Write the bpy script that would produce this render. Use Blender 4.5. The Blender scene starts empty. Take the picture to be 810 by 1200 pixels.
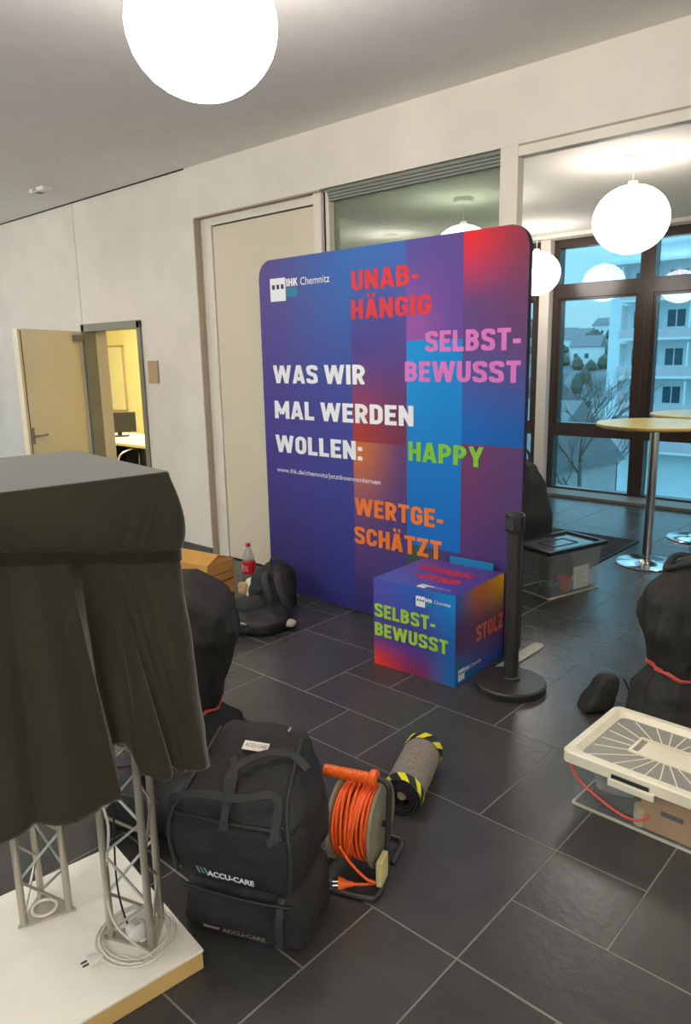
import bpy, bmesh, math, random
from mathutils import Vector, Matrix, noise

S = bpy.context.scene
C = S.collection
R = math.radians
PI = math.pi
rnd = random.Random(7)

# ------------------------------------------------------------------ camera
EYE = Vector((0, 0, 1.65))
F_PX, PITCH, ROLL, YAW = 861.346, 0.211115, 0.0205451, 0.73755
fw = Vector((-math.sin(YAW)*math.cos(PITCH), math.cos(YAW)*math.cos(PITCH), -math.sin(PITCH)))
rt = fw.cross(Vector((0, 0, 1))).normalized()
dn = fw.cross(rt)
rt2 = rt*math.cos(ROLL) + dn*math.sin(ROLL)
dn2 = -rt*math.sin(ROLL) + dn*math.cos(ROLL)
cam = bpy.data.cameras.new('camera')
cam.sensor_fit = 'HORIZONTAL'
cam.sensor_width = 36
cam.lens = F_PX/810*36
cam.clip_start = 0.05
cam.clip_end = 2000
cam_o = bpy.data.objects.new('camera', cam)
C.objects.link(cam_o)
m = Matrix((rt2, -dn2, -fw)).transposed().to_4x4()
m.translation = EYE
cam_o.matrix_world = m
S.camera = cam_o

# ------------------------------------------------------------------ world, exposure
SKY_STRENGTH = 0.64
LAMP = 19.0
w = bpy.data.worlds.new('sky')
S.world = w
w.use_nodes = True
nt = w.node_tree
nt.nodes.clear()
wo = nt.nodes.new('ShaderNodeOutputWorld')
bg = nt.nodes.new('ShaderNodeBackground')
geo = nt.nodes.new('ShaderNodeNewGeometry')
sep = nt.nodes.new('ShaderNodeSeparateXYZ')
ramp = nt.nodes.new('ShaderNodeValToRGB')
tc = nt.nodes.new('ShaderNodeTexCoord')
nt.links.new(tc.outputs['Generated'], sep.inputs[0])
nt.links.new(sep.outputs['Z'], ramp.inputs[0])
ramp.color_ramp.elements[0].position = 0.0
ramp.color_ramp.elements[0].color = (0.34, 0.70, 0.80, 1)
ramp.color_ramp.elements[1].position = 1.0
ramp.color_ramp.elements[1].color = (0.80, 1.95, 2.70, 1)
nt.links.new(ramp.outputs[0], bg.inputs[0])
bg.inputs[1].default_value = SKY_STRENGTH
nt.links.new(bg.outputs[0], wo.inputs[0])
S.view_settings.view_transform = 'Standard'
S.view_settings.look = 'None'
S.view_settings.exposure = 1.0
S.view_settings.gamma = 1.0
S.view_settings.use_curve_mapping = False
S.cycles.use_denoising = True
S.cycles.max_bounces = 10
S.cycles.diffuse_bounces = 5
S.cycles.transparent_max_bounces = 16
S.cycles.caustics_reflective = False
S.cycles.caustics_refractive = False
S.cycles.sample_clamp_indirect = 6

# ------------------------------------------------------------------ colours and materials
def lin(c):
    out = []
    for v in c[:3]:
        v = v/255
        out.append(v/12.92 if v <= 0.04045 else ((v+0.055)/1.055)**2.4)
    return (*out, 1)

def mat(name, col, rough=0.6, metal=0.0, var=0.0, vscale=8.0, bump=0.0, bscale=60.0, spec=0.5, rnd_var=0.0, stretch=None):
    m = bpy.data.materials.new(name)
    m.use_nodes = True
    n = m.node_tree
    b = n.nodes['Principled BSDF']
    c = lin(col)
    b.inputs['Base Color'].default_value = c
    b.inputs['Roughness'].default_value = rough
    b.inputs['Metallic'].default_value = metal
    b.inputs['Specular IOR Level'].default_value = spec
    t = n.nodes.new('ShaderNodeTexCoord')
    src = t.outputs['Object']
    if stretch:
        mp = n.nodes.new('ShaderNodeMapping')
        mp.inputs['Scale'].default_value = stretch
        n.links.new(src, mp.inputs[0])
        src = mp.outputs[0]
    last = None
    if var:
        x = n.nodes.new('ShaderNodeTexNoise')
        x.inputs['Scale'].default_value = vscale
        x.inputs['Detail'].default_value = 5
        n.links.new(src, x.inputs['Vector'])
        mr = n.nodes.new('ShaderNodeMapRange')
        mr.inputs['From Min'].default_value = 0.3
        mr.inputs['From Max'].default_value = 0.7
        mr.inputs['To Min'].default_value = 1-var
        mr.inputs['To Max'].default_value = 1+var
        n.links.new(x.outputs['Fac'], mr.inputs['Value'])
        val = mr.outputs[0]
        if rnd_var:
            oi = n.nodes.new('ShaderNodeObjectInfo')
            m2 = n.nodes.new('ShaderNodeMapRange')
            m2.inputs['To Min'].default_value = 1-rnd_var
            m2.inputs['To Max'].default_value = 1+rnd_var
            n.links.new(oi.outputs['Random'], m2.inputs['Value'])
            mm = n.nodes.new('ShaderNodeMath')
            mm.operation = 'MULTIPLY'
            n.links.new(val, mm.inputs[0])
            n.links.new(m2.outputs[0], mm.inputs[1])
            val = mm.outputs[0]
        vm = n.nodes.new('ShaderNodeVectorMath')
        vm.operation = 'SCALE'
        vm.inputs[0].default_value = c[:3]
        n.links.new(val, vm.inputs['Scale'])
        n.links.new(vm.outputs[0], b.inputs['Base Color'])
    if bump:
        y = n.nodes.new('ShaderNodeTexNoise')
        y.inputs['Scale'].default_value = bscale
        y.inputs['Detail'].default_value = 4
        n.links.new(src, y.inputs['Vector'])
        bp = n.nodes.new('ShaderNodeBump')
        bp.inputs['Strength'].default_value = bump
        bp.inputs['Distance'].default_value = 0.01
        n.links.new(y.outputs['Fac'], bp.inputs['Height'])
        n.links.new(bp.outputs[0], b.inputs['Normal'])
    return m

def glass(name, tint, gloss=0.08, rough=0.0, cloud=0.0, cloud_col=(230, 235, 235)):
    m = bpy.data.materials.new(name)
    m.use_nodes = True
    n = m.node_tree
    n.nodes.clear()
    o = n.nodes.new('ShaderNodeOutputMaterial')
    t = n.nodes.new('ShaderNodeBsdfTransparent')
    t.inputs[0].default_value = lin(tint)
    g = n.nodes.new('ShaderNodeBsdfGlossy')
    g.inputs['Roughness'].default_value = rough
    mx = n.nodes.new('ShaderNodeMixShader')
    mx.inputs[0].default_value = gloss
    n.links.new(t.outputs[0], mx.inputs[1])
    n.links.new(g.outputs[0], mx.inputs[2])
    last = mx
    if cloud:
        d = n.nodes.new('ShaderNodeBsdfDiffuse')
        d.inputs[0].default_value = lin(cloud_col)
        m2 = n.nodes.new('ShaderNodeMixShader')
        m2.inputs[0].default_value = cloud
        n.links.new(mx.outputs[0], m2.inputs[1])
        n.links.new(d.outputs[0], m2.inputs[2])
        last = m2
    n.links.new(last.outputs[0], o.inputs[0])
    return m

def emit(name, col, strength):
    m = bpy.data.materials.new(name)
    m.use_nodes = True
    n = m.node_tree
    n.nodes.clear()
    o = n.nodes.new('ShaderNodeOutputMaterial')
    e = n.nodes.new('ShaderNodeEmission')
    e.inputs[0].default_value = lin(col)
    e.inputs[1].default_value = strength
    n.links.new(e.outputs[0], o.inputs[0])
    return m

def printed(name, rough=0.55, bump=0.1):
    m = bpy.data.materials.new(name)
    m.use_nodes = True
    n = m.node_tree
    b = n.nodes['Principled BSDF']
    a = n.nodes.new('ShaderNodeVertexColor')
    a.layer_name = 'ink'
    n.links.new(a.outputs[0], b.inputs['Base Color'])
    b.inputs['Roughness'].default_value = rough
    b.inputs['Specular IOR Level'].default_value = 0.3
    t = n.nodes.new('ShaderNodeTexCoord')
    y = n.nodes.new('ShaderNodeTexNoise')
    y.inputs['Scale'].default_value = 500
    n.links.new(t.outputs['Object'], y.inputs['Vector'])
    bp = n.nodes.new('ShaderNodeBump')
    bp.inputs['Strength'].default_value = bump
    bp.inputs['Distance'].default_value = 0.002
    n.links.new(y.outputs['Fac'], bp.inputs['Height'])
    n.links.new(bp.outputs[0], b.inputs['Normal'])
    return m

M = dict(
    plaster=mat('plaster', (226, 218, 208), 0.85, var=0.05, vscale=3.0, bump=0.08, bscale=40, spec=0.2),
    plaster_daylit=mat('plaster_daylit', (222, 216, 208), 0.85, var=0.05, vscale=3.0, bump=0.08, bscale=40, spec=0.2),  # same plaster, with the cool daylight at the left put into its tone
    ceiling=mat('ceiling_paint', (246, 242, 238), 0.9, var=0.02, spec=0.2),
    ceiling2=mat('ceiling_white', (228, 222, 212), 0.9, var=0.02, spec=0.2),
    yellow_wall=mat('yellow_wall', (246, 234, 172), 0.85, var=0.03, spec=0.2),
    frame_white=mat('frame_white', (222, 214, 200), 0.5, var=0.03),
    door_panel=mat('door_panel', (214, 202, 180), 0.55, var=0.03, vscale=2),
    door_leaf=mat('door_leaf', (232, 220, 194), 0.55, var=0.04, vscale=2),
    reveal=mat('reveal', (172, 158, 140), 0.7, var=0.05),
    steel_grey=mat('steel_grey', (132, 130, 116), 0.5, var=0.04),
    gap=mat('dark_gap', (40, 34, 30), 0.9),
    tile=mat('slate_tile', (66, 65, 64), 0.27, var=0.16, vscale=5, bump=0.12, bscale=28, rnd_var=0.12, spec=0.45),
    grout=mat('grout', (122, 119, 113), 0.85, var=0.1, vscale=20),
    skirting=mat('skirting', (84, 82, 78), 0.45, var=0.1),
    blind=mat('blind', (128, 130, 122), 0.6, var=0.05),
    win_frame=mat('window_frame_brown', (62, 50, 45), 0.22, var=0.06),
    sill=mat('sill_stone', (120, 112, 104), 0.5, var=0.06),
    pane=glass('window_pane', (232, 244, 248), 0.06),
    inner_pane=glass('inner_pane', (205, 216, 205), 0.10, 0.0, 0.10, (150, 160, 150)),  # grey green cloud paints in the veil of reflections
    globe=emit('opal_globe', (255, 247, 236), LAMP),
    globe_near=emit('opal_globe_near', (255, 247, 236), 11.0),
    globe_cool=emit('opal_globe_far', (255, 248, 240), 5.0),
    white_plastic=mat('white_plastic', (228, 226, 220), 0.4, var=0.02),
    cord_white=mat('cord_white', (215, 210, 198), 0.5, var=0.03),
    black_fabric=mat('black_fabric', (46, 45, 45), 0.75, var=0.18, vscale=9, bump=0.35, bscale=260, spec=0.35),
    black_fabric2=mat('black_fabric_smooth', (40, 39, 39), 0.55, var=0.15, vscale=7, bump=0.8, bscale=16, spec=0.4),
    black_web=mat('black_webbing', (52, 51, 52), 0.7, var=0.1, bump=0.4, bscale=300),
    hood=mat('hood_nylon', (46, 45, 43), 0.72, var=0.15, vscale=6, bump=1.0, bscale=13, spec=0.3),
    drape=mat('olive_black_cloth', (58, 56, 45), 0.85, var=0.08, vscale=6, bump=0.2, bscale=500, spec=0.15),
    drape_belt=mat('drape_belt', (44, 40, 32), 0.85, var=0.08, bump=0.3, bscale=400, spec=0.15),
    alu=mat('truss_aluminium', (186, 180, 166), 0.38, metal=0.75, var=0.06, vscale=20),
    plate=mat('plate_cream', (247, 242, 230), 0.5, var=0.05, vscale=6),
    plate_side=mat('plate_side', (214, 180, 112), 0.6, var=0.06),
    black_plastic=mat('black_plastic', (38, 37, 36), 0.42, var=0.08),
    black_steel=mat('black_steel', (48, 46, 43), 0.4, var=0.08, bump=0.05),
    banner_back=mat('banner_back', (40, 36, 48), 0.8, var=0.06),
    ink=printed('printed_fabric'),
    ink_cube=printed('printed_vinyl', 0.4, 0.03),
    t_white=mat('ink_white', (240, 240, 244), 0.6),
    t_red=mat('ink_red', (212, 40, 50), 0.6),
    t_pink=mat('ink_pink', (208, 110, 186), 0.6),
    t_green=mat('ink_green', (126, 190, 40), 0.6),
    t_lime=mat('ink_lime', (160, 205, 50), 0.6),
    t_orange=mat('ink_orange', (234, 120, 32), 0.6),
    t_dark=mat('ink_dark', (28, 30, 60), 0.6),
    t_teal=mat('ink_teal', (20, 120, 150), 0.6),
    t_cyan=mat('ink_cyan', (14, 122, 176), 0.5, var=0.05),
    t_salmon=mat('ink_salmon', (214, 100, 74), 0.6),
    foot=mat('foot_plate', (176, 172, 160), 0.5, metal=0.2, var=0.05),
    orange=mat('orange_plastic', (244, 106, 26), 0.42, var=0.05),
    orange_cable=mat('orange_cable', (246, 100, 36), 0.4, var=0.06),
    drum=mat('drum_grey', (138, 132, 112), 0.5, var=0.06),
    pale_yellow=mat('pale_yellow', (220, 204, 150), 0.5, var=0.06),
    carpet=mat('carpet_loop', (150, 142, 132), 0.95, var=0.28, vscale=130, bump=0.8, bscale=220, spec=0.1),
    rubber=mat('black_rubber', (30, 30, 34), 0.7, var=0.1),
    hazard_y=mat('hazard_yellow', (242, 232, 40), 0.5, var=0.03),
    hazard_k=mat('hazard_black', (26, 25, 28), 0.5),
    cardboard=mat('cardboard', (200, 150, 82), 0.85, var=0.07, vscale=12, bump=0.1, bscale=40, spec=0.15),
    cardboard_dk=mat('cardboard_dark_print', (140, 74, 38), 0.85),  # dark brown print on the box
    paper=mat('paper', (236, 230, 218), 0.8, var=0.04, vscale=20),
    paper_pink=mat('paper_pink', (214, 176, 156), 0.8, var=0.1, vscale=30),
    bread=mat('bread', (204, 168, 120), 0.8, var=0.15, vscale=30, bump=0.3),
    pet=glass('bottle_plastic', (228, 236, 236), 0.12, 0.08, 0.12),
    cola=mat('cola', (40, 14, 10), 0.2),
    red_label=mat('red_label', (206, 22, 36), 0.4, var=0.04),
    red_cap=mat('red_cap', (196, 24, 40), 0.4),
    red_cord=mat('red_cord', (214, 84, 70), 0.6, var=0.05),
    tub=glass('clear_tub', (236, 240, 240), 0.05, 0.06, 0.15, (232, 236, 234)),
    lid=glass('milky_lid', (240, 236, 220), 0.06, 0.25, 0.62, (238, 230, 208)),
    lid_solid=mat('lid_cream', (238, 230, 206), 0.38, var=0.03),
    lid_film=glass('lid_film', (210, 210, 206), 0.10, 0.2, 0.45, (206, 204, 196)),
    dark_lid=mat('dark_lid', (34, 33, 34), 0.3, var=0.06),
    leafy=mat('leaf_green', (70, 130, 50), 0.6, var=0.2, vscale=20),
    flower_pot=mat('pot_coral', (204, 96, 84), 0.6, var=0.06),
    grey_cloth=mat('grey_cloth', (178, 172, 160), 0.85, var=0.15, vscale=14, bump=0.3, bscale=60),
    tan=mat('tan_box', (206, 146, 80), 0.7, var=0.07, vscale=10),
    floor_mat=mat('floor_mat', (62, 62, 62), 0.9, var=0.15, vscale=60, bump=0.5, bscale=200, spec=0.1),
    chrome=mat('chrome', (214, 214, 212), 0.12, metal=1.0),
    table_top=mat('table_top', (228, 206, 124), 0.25, var=0.05, vscale=5, spec=0.6),
    table_edge=mat('table_edge', (210, 172, 84), 0.35, var=0.05),
    sign=mat('sign_plate', (188, 160, 128), 0.5, var=0.08, vscale=30),
    white_board=mat('white_board', (246, 240, 196), 0.3, var=0.02),
    dark_furn=mat('dark_furniture', (34, 38, 44), 0.5, var=0.08),
    wood_light=mat('pale_desk', (238, 226, 176), 0.5, var=0.05),
    facade=mat('facade_blue_white', (238, 246, 252), 0.85, var=0.04, vscale=0.5, spec=0.2),
    facade2=mat('facade_white', (240, 240, 240), 0.85, var=0.05, vscale=0.5, spec=0.2),
    parapet=mat('parapet_pink', (222, 204, 208), 0.85, var=0.05, vscale=0.6, spec=0.2),
    far_glass=mat('far_window_glass', (70, 96, 110), 0.15, var=0.15, vscale=0.4),
    roof_tile=mat('roof_slate', (128, 126, 128), 0.8, var=0.15, vscale=1.5),
    hill=mat('hill_woods', (112, 118, 118), 0.95, var=0.35, vscale=0.06, spec=0.05),
    earth=mat('ground_green', (128, 134, 124), 0.95, var=0.25, vscale=0.2, spec=0.05),
    bark=mat('bark', (92, 84, 78), 0.9, var=0.15, vscale=6),
    bush=mat('bush_dark', (78, 92, 78), 0.9, var=0.3, vscale=3),
    fence=mat('fence_grey', (176, 172, 172), 0.85, var=0.12, vscale=1),
)

for k_ in ('drape', 'drape_belt'):
    b_ = M[k_].node_tree.nodes['Principled BSDF']
    b_.inputs['Sheen Weight'].default_value = 0.35
    b_.inputs['Sheen Roughness'].default_value = 0.35

# ------------------------------------------------------------------ mesh helpers
class MB:
    def __init__(self):
        self.v, self.f, self.mi, self.mats = [], [], [], []
        self.k = 0
    def slot(self, name):
        if name not in self.mats:
            self.mats.append(name)
        self.k = self.mats.index(name)
        return self
    def add(self, vs, fs):
        o = len(self.v)
        self.v += [tuple(p) for p in vs]
        self.f += [tuple(i+o for i in f) for f in fs]
        self.mi += [self.k]*len(fs)
        return self
    def box(self, a, b, mtx=None):
        x0, y0, z0 = a
        x1, y1, z1 = b
        vs = [Vector(p) for p in ((x0, y0, z0), (x1, y0, z0), (x1, y1, z0), (x0, y1, z0), (x0, y0, z1), (x1, y0, z1), (x1, y1, z1), (x0, y1, z1))]
        if mtx:
            vs = [mtx @ p for p in vs]
        return self.add(vs, [(0, 3, 2, 1), (4, 5, 6, 7), (0, 1, 5, 4), (1, 2, 6, 5), (2, 3, 7, 6), (3, 0, 4, 7)])
    def cbox(self, c, s, mtx=None):
        return self.box([c[i]-s[i]/2 for i in range(3)], [c[i]+s[i]/2 for i in range(3)], mtx)
    def prism(self, poly, z0, z1):
        n = len(poly)
        vs = [(x, y, z0) for x, y in poly] + [(x, y, z1) for x, y in poly]
        fs = [tuple(range(n-1, -1, -1)), tuple(range(n, 2*n))] + [(i, (i+1) % n, n+(i+1) % n, n+i) for i in range(n)]
        return self.add(vs, fs)
    def tube(self, pts, r, n=8, closed=False, flat=None):
        pts = [Vector(p) for p in pts]
        k = len(pts)
        rs = r if isinstance(r, (list, tuple)) else [r]*k
        vs, fs = [], []
        up = None
        for i, p in enumerate(pts):
            a = pts[(i-1) % k] if (closed or i > 0) else p
            b = pts[(i+1) % k] if (closed or i < k-1) else p
            d = (b-a).normalized()
            if up is None:
                up = Vector((0, 0, 1)) if abs(d.z) < 0.9 else Vector((1, 0, 0))
            s = d.cross(up)
            if s.length < 1e-6:
                s = d.orthogonal()
            s.normalize()
            up = s.cross(d).normalized()
            for j in range(n):
                t = 2*PI*j/n
                vs.append(p + s*math.cos(t)*rs[i]*(flat[0] if flat else 1) + up*math.sin(t)*rs[i]*(flat[1] if flat else 1))
        for i in range(k if closed else k-1):
            i2 = (i+1) % k
            for j in range(n):
                j2 = (j+1) % n
                fs.append((i*n+j, i*n+j2, i2*n+j2, i2*n+j))
        if not closed:
            fs.append(tuple(range(n-1, -1, -1)))
            fs.append(tuple((k-1)*n+j for j in range(n)))
        return self.add(vs, fs)
    def lathe(self, prof, n=24, c=(0, 0, 0), mtx=None):
        vs, fs = [], []
        for r, z in prof:
            for j in range(n):
                t = 2*PI*j/n
                p = Vector((c[0]+r*math.cos(t), c[1]+r*math.sin(t), c[2]+z))
                vs.append(mtx @ p if mtx else p)
        for i in range(len(prof)-1):
            for j in range(n):
                j2 = (j+1) % n
                fs.append((i*n+j, i*n+j2, (i+1)*n+j2, (i+1)*n+j))
        if prof[0][0] > 1e-5:
            fs.append(tuple(range(n-1, -1, -1)))
        if prof[-1][0] > 1e-5:
            fs.append(tuple((len(prof)-1)*n+j for j in range(n)))
        return self.add(vs, fs)
    def grid(self, fn, nu, nv, closed_u=False):
        vs, fs = [], []
        w = nu if closed_u else nu+1
        for j in range(nv+1):
            for i in range(w):
                vs.append(fn(i/nu, j/nv))
        for j in range(nv):
            for i in range(nu):
                i2 = (i+1) % w
                fs.append((j*w+i, j*w+i2, (j+1)*w+i2, (j+1)*w+i))
        return self.add(vs, fs)
    def build(self, name, mats=None, parent=None, smooth=False, bevel=0.0, sub=0, thick=0.0, angle=None):
        me = bpy.data.meshes.new(name)
        me.from_pydata(self.v, [], self.f)
        names = self.mats or [mats]
        for x in names:
            me.materials.append(M[x])
        if len(names) > 1:
            me.polygons.foreach_set('material_index', self.mi)
        me.validate()
        bm = bmesh.new()
        bm.from_mesh(me)
        bmesh.ops.remove_doubles(bm, verts=bm.verts, dist=1e-5)
        bmesh.ops.recalc_face_normals(bm, faces=bm.faces)
        bm.to_mesh(me)
        bm.free()
        if smooth:
            me.polygons.foreach_set('use_smooth', [True]*len(me.polygons))
            if angle:
                me.set_sharp_from_angle(angle=R(angle))
        o = bpy.data.objects.new(name, me)
        C.objects.link(o)
        if parent:
            o.parent = parent
        if thick:
            md = o.modifiers.new('thick', 'SOLIDIFY')
            md.thickness = thick
            md.offset = -1
        if bevel:
            md = o.modifiers.new('bev', 'BEVEL')
            md.width = bevel
            md.segments = 2
            md.limit_method = 'ANGLE'
        if sub:
            md = o.modifiers.new('sub', 'SUBSURF')
            md.levels = md.render_levels = sub
        return o

def tag(o, label=None, cat=None, group=None, kind=None):
    if label: o['label'] = label
    if cat: o['category'] = cat
    if group: o['group'] = group
    if kind: o['kind'] = kind
    return o

def thing(name, label, cat, loc=(0, 0, 0), yaw=0.0, group=None):
    o = bpy.data.objects.new(name, None)
    C.objects.link(o)
    o.empty_display_size = 0.1
    o.location = loc
    o.rotation_euler = (0, 0, yaw)
    return tag(o, label, cat, group)

def struct(o):
    o['kind'] = 'structure'
    return o

def copy_tree(o, parent=None):
    c = o.copy()
    C.objects.link(c)
    c.parent = parent
    for ch in [x for x in o.children]:
        copy_tree(ch, c)
    return c

def spline(pts, n=8, closed=False):
    P = [Vector(p) for p in pts]
    out = []
    k = len(P)
    rng = range(k) if closed else range(k-1)
    for i in rng:
        if closed:
            a, b, c, d = P[(i-1) % k], P[i], P[(i+1) % k], P[(i+2) % k]
        else:
            a, b, c, d = P[max(i-1, 0)], P[i], P[i+1], P[min(i+2, k-1)]
        for s in range(n):
            t = s/n
            out.append(0.5*((2*b)+(c-a)*t+(2*a-5*b+4*c-d)*t*t+(3*b-a-3*c+d)*t**3))
    if not closed:
        out.append(P[-1])
    return out

def lerp_table(tab, t):
    if t <= tab[0][0]: return list(tab[0][1:])
    for a, b in zip(tab, tab[1:]):
        if t <= b[0]:
            u = (t-a[0])/(b[0]-a[0])
            u = u*u*(3-2*u)
            return [x+(y-x)*u for x, y in zip(a[1:], b[1:])]
    return list(tab[-1][1:])

def fbm(p, s, seed=0.0):
    q = Vector((p[0]*s+seed*7.3, p[1]*s-seed*3.1, p[2]*s+seed*1.7))
    return noise.noise(q) + 0.5*noise.noise(q*2.1) + 0.25*noise.noise(q*4.3)

def softbox(half, p=6.0, n=14, amp=0.0, scale=6.0, seed=1.0, deform=None, floor=None):
    """a rounded box: a subdivided cube pushed onto a superellipsoid, rumpled by noise"""
    mb = MB()
    for ax in range(3):
        for sg in (-1, 1):
            def fn(u, v):
                a = [0, 0, 0]
                a[ax] = sg
                a[(ax+1) % 3] = math.tan((u*2-1)*PI/4)
                a[(ax+2) % 3] = math.tan((v*2-1)*PI/4)
                L = sum(abs(c)**p for c in a)**(1/p)
                q = Vector([a[i]/L*half[i] for i in range(3)])
                if amp:
                    d = Vector([q[i]/half[i] for i in range(3)]).normalized()
                    q += d*amp*fbm(q, scale, seed)
                if deform:
                    q = Vector(deform(q))
                if floor is not None and q.z < floor:
                    q.z = floor
                return q
            mb.grid(fn, n, n)
    return mb

_txt = {}
def text(body, width, cap, material, parent, origin, xdir, ydir, name='lettering', bold=0.02, label=None, lift=0.0015):
    """flat lettering: left end of the base line at origin, along xdir, ydir up"""
    xd = Vector(xdir).normalized()
    yd = Vector(ydir).normalized()
    nd = xd.cross(yd)
    def make(s):
        cu = bpy.data.curves.new('t', 'FONT')
        cu.body = s
        cu.size = 1.0
        cu.offset = bold
        cu.resolution_u = 3
        cu.fill_mode = 'FRONT'
        o = bpy.data.objects.new('t', cu)
        me = bpy.data.meshes.new_from_object(o)
        bpy.data.objects.remove(o)
        bpy.data.curves.remove(cu)
        return me
    if bold not in _txt:
        h = make('H')
        ys = [v.co.y for v in h.vertices]
        _txt[bold] = (min(ys), max(ys))
        bpy.data.meshes.remove(h)
    y0, y1 = _txt[bold]
    me = make(body)
    xs = [v.co.x for v in me.vertices]
    sx = width/(max(xs)-min(xs))
    sy = cap/(y1-y0)
    x0 = min(xs)
    og = Vector(origin)
    for v in me.vertices:
        v.co = og + xd*((v.co.x-x0)*sx) + yd*((v.co.y-y0)*sy) + nd*lift
    me.materials.clear()
    me.materials.append(M[material])
    me.name = name
    o = bpy.data.objects.new(name, me)
    C.objects.link(o)
    o.parent = parent
    if label: o['label'] = label
    return o

def glyph(ch, t):
    h = t/2
    W = dict(W=.98, M=.80, A=.64, Y=.62, E=.50, L=.48, T=.54, I=t, N=.60, H=.58, V=.62, Z=.54).get(ch, .57)
    a, b, l, r = h, 1-h, h, W-h
    def arc_(cx, cy, rx, ry, d0, d1, n=7):
        return [(cx+rx*math.cos(R(d0+(d1-d0)*k/n)), cy+ry*math.sin(R(d0+(d1-d0)*k/n))) for k in range(n+1)]
    q = (r-l)/2
    m_ = W/2
    if ch == 'I': return W, [([(h, 0), (h, 1)], 0)]
    if ch == 'L': return W, [([(l, 1), (l, a), (W, a)], 0)]
    if ch == 'E': return W, [([(W, b), (l, b), (l, a), (W, a)], 0), ([(l, .51), (W-.05, .51)], 0)]
    if ch == 'T': return W, [([(0, b), (W, b)], 0), ([(m_, b), (m_, 0)], 0)]
    if ch == 'H': return W, [([(l, 0), (l, 1)], 0), ([(r, 0), (r, 1)], 0), ([(l, .51), (r, .51)], 0)]
    if ch == 'U': return W, [([(l, 1)]+arc_(m_, a+q, q, q, 180, 360)+[(r, 1)], 0)]
    if ch == 'N': return W, [([(l, 0), (l, 1)], 0), ([(r, 0), (r, 1)], 0), ([(l, 1-.06), (r, .06)], 0)]
    if ch == 'M': return W, [([(l, 0), (l, 1)], 0), ([(r, 0), (r, 1)], 0), ([(l, .95), (m_, .26)], 0), ([(r, .95), (m_, .26)], 0)]
    if ch == 'W': return W, [([(h*.9, 1.02), (W*.27, -.02)], 0), ([(W*.27, -.02), (m_, .98)], 0), ([(m_, .98), (W*.73, -.02)], 0), ([(W*.73, -.02), (W-h*.9, 1.02)], 0)]
    if ch in 'AÄ':
        g = [([(h*.85, -.02), (m_-.02, 1.02)], 0), ([(W-h*.85, -.02), (m_+.02, 1.02)], 0), ([(W*.2, .26), (W*.8, .26)], 0)]
        if ch == 'Ä': g += [([(W*.18, 1.17), (W*.42, 1.17)], 0), ([(W*.58, 1.17), (W*.82, 1.17)], 0)]
        return W, g
    if ch == 'Y': return W, [([(h*.85, 1.02), (m_, .40)], 0), ([(W-h*.85, 1.02), (m_, .40)], 0), ([(m_, .46), (m_, 0)], 0)]
    if ch == 'Z': return W, [([(0, b), (W, b)], 0), ([(W-h*1.25, b), (h*1.25, a)], 0), ([(0, a), (W, a)], 0)]
    if ch == 'S':
        p = spline([(r+.01, .72, 0), (W*.80, b-.035, 0), (m_, b, 0), (W*.20, b-.045, 0), (l, .73, 0), (W*.26, .575, 0), (m_, .51, 0), (W*.76, .435, 0), (r, .27, 0), (W*.80, a+.045, 0), (m_, a, 0), (W*.2, a+.035, 0), (l-.01, .28, 0)], 3)
        return W, [([(v.x, v.y) for v in p], 0)]
    if ch == 'C': return W, [([(r, .64)]+arc_(m_, b-q, q, q, 0, 180)+arc_(m_, a+q, q, q, 180, 360)+[(r, .36)], 0)]
    if ch == 'G': return W, [([(r, .66)]+arc_(m_, b-q, q, q, 0, 180)+arc_(m_, a+q, q, q, 180, 360)+[(r, .46), (m_, .46)], 0)]
    if ch == 'O': return W, [(arc_(m_, b-q, q, q, 0, 180)+arc_(m_, a+q, q, q, 180, 360), 1)]
    if ch == 'D': return W, [([(l, a), (l, b)]+arc_(r-q*1.1, b-q*1.1, q*1.1, q*1.1, 90, 0)+arc_(r-q*1.1, a+q*1.1, q*1.1, q*1.1, 0, -90), 1)]
    if ch == 'B':
        u, v = (b-.53)/2, (.53-a)/2
        return W, [([(l, a), (l, b)]+arc_(r-u-.02, b-u, u, u, 90, -90)+[(l, .53)], 0), ([(l, .53)]+arc_(r-v, a+v, v, v, 90, -90)+[(l-h, a)], 0)]
    if ch in 'PR':
        u = (b-.44)/2
        g = [([(l, 0), (l, 1)], 0), ([(l, b)]+arc_(r-u, b-u, u, u, 90, -90)+[(l, .44)], 0)]
        if ch == 'R': g.append(([(W*.50, .46), (W-h*.95, -.02)], 0))
        return W, g
    if ch == 'K': return W, [([(l, 0), (l, 1)], 0), ([(l, .36), (W-h, 1.02)], 0), ([(W*.42, .58), (W-h*.8, -.02)], 0)]
    if ch == '-': return .30, [([(0, .40), (.30, .40)], 0)]
    if ch == ':': return t, [([(h, 0), (h, t)], 0), ([(h, .5), (h, .5+t)], 0)]
    return .16, []

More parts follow.
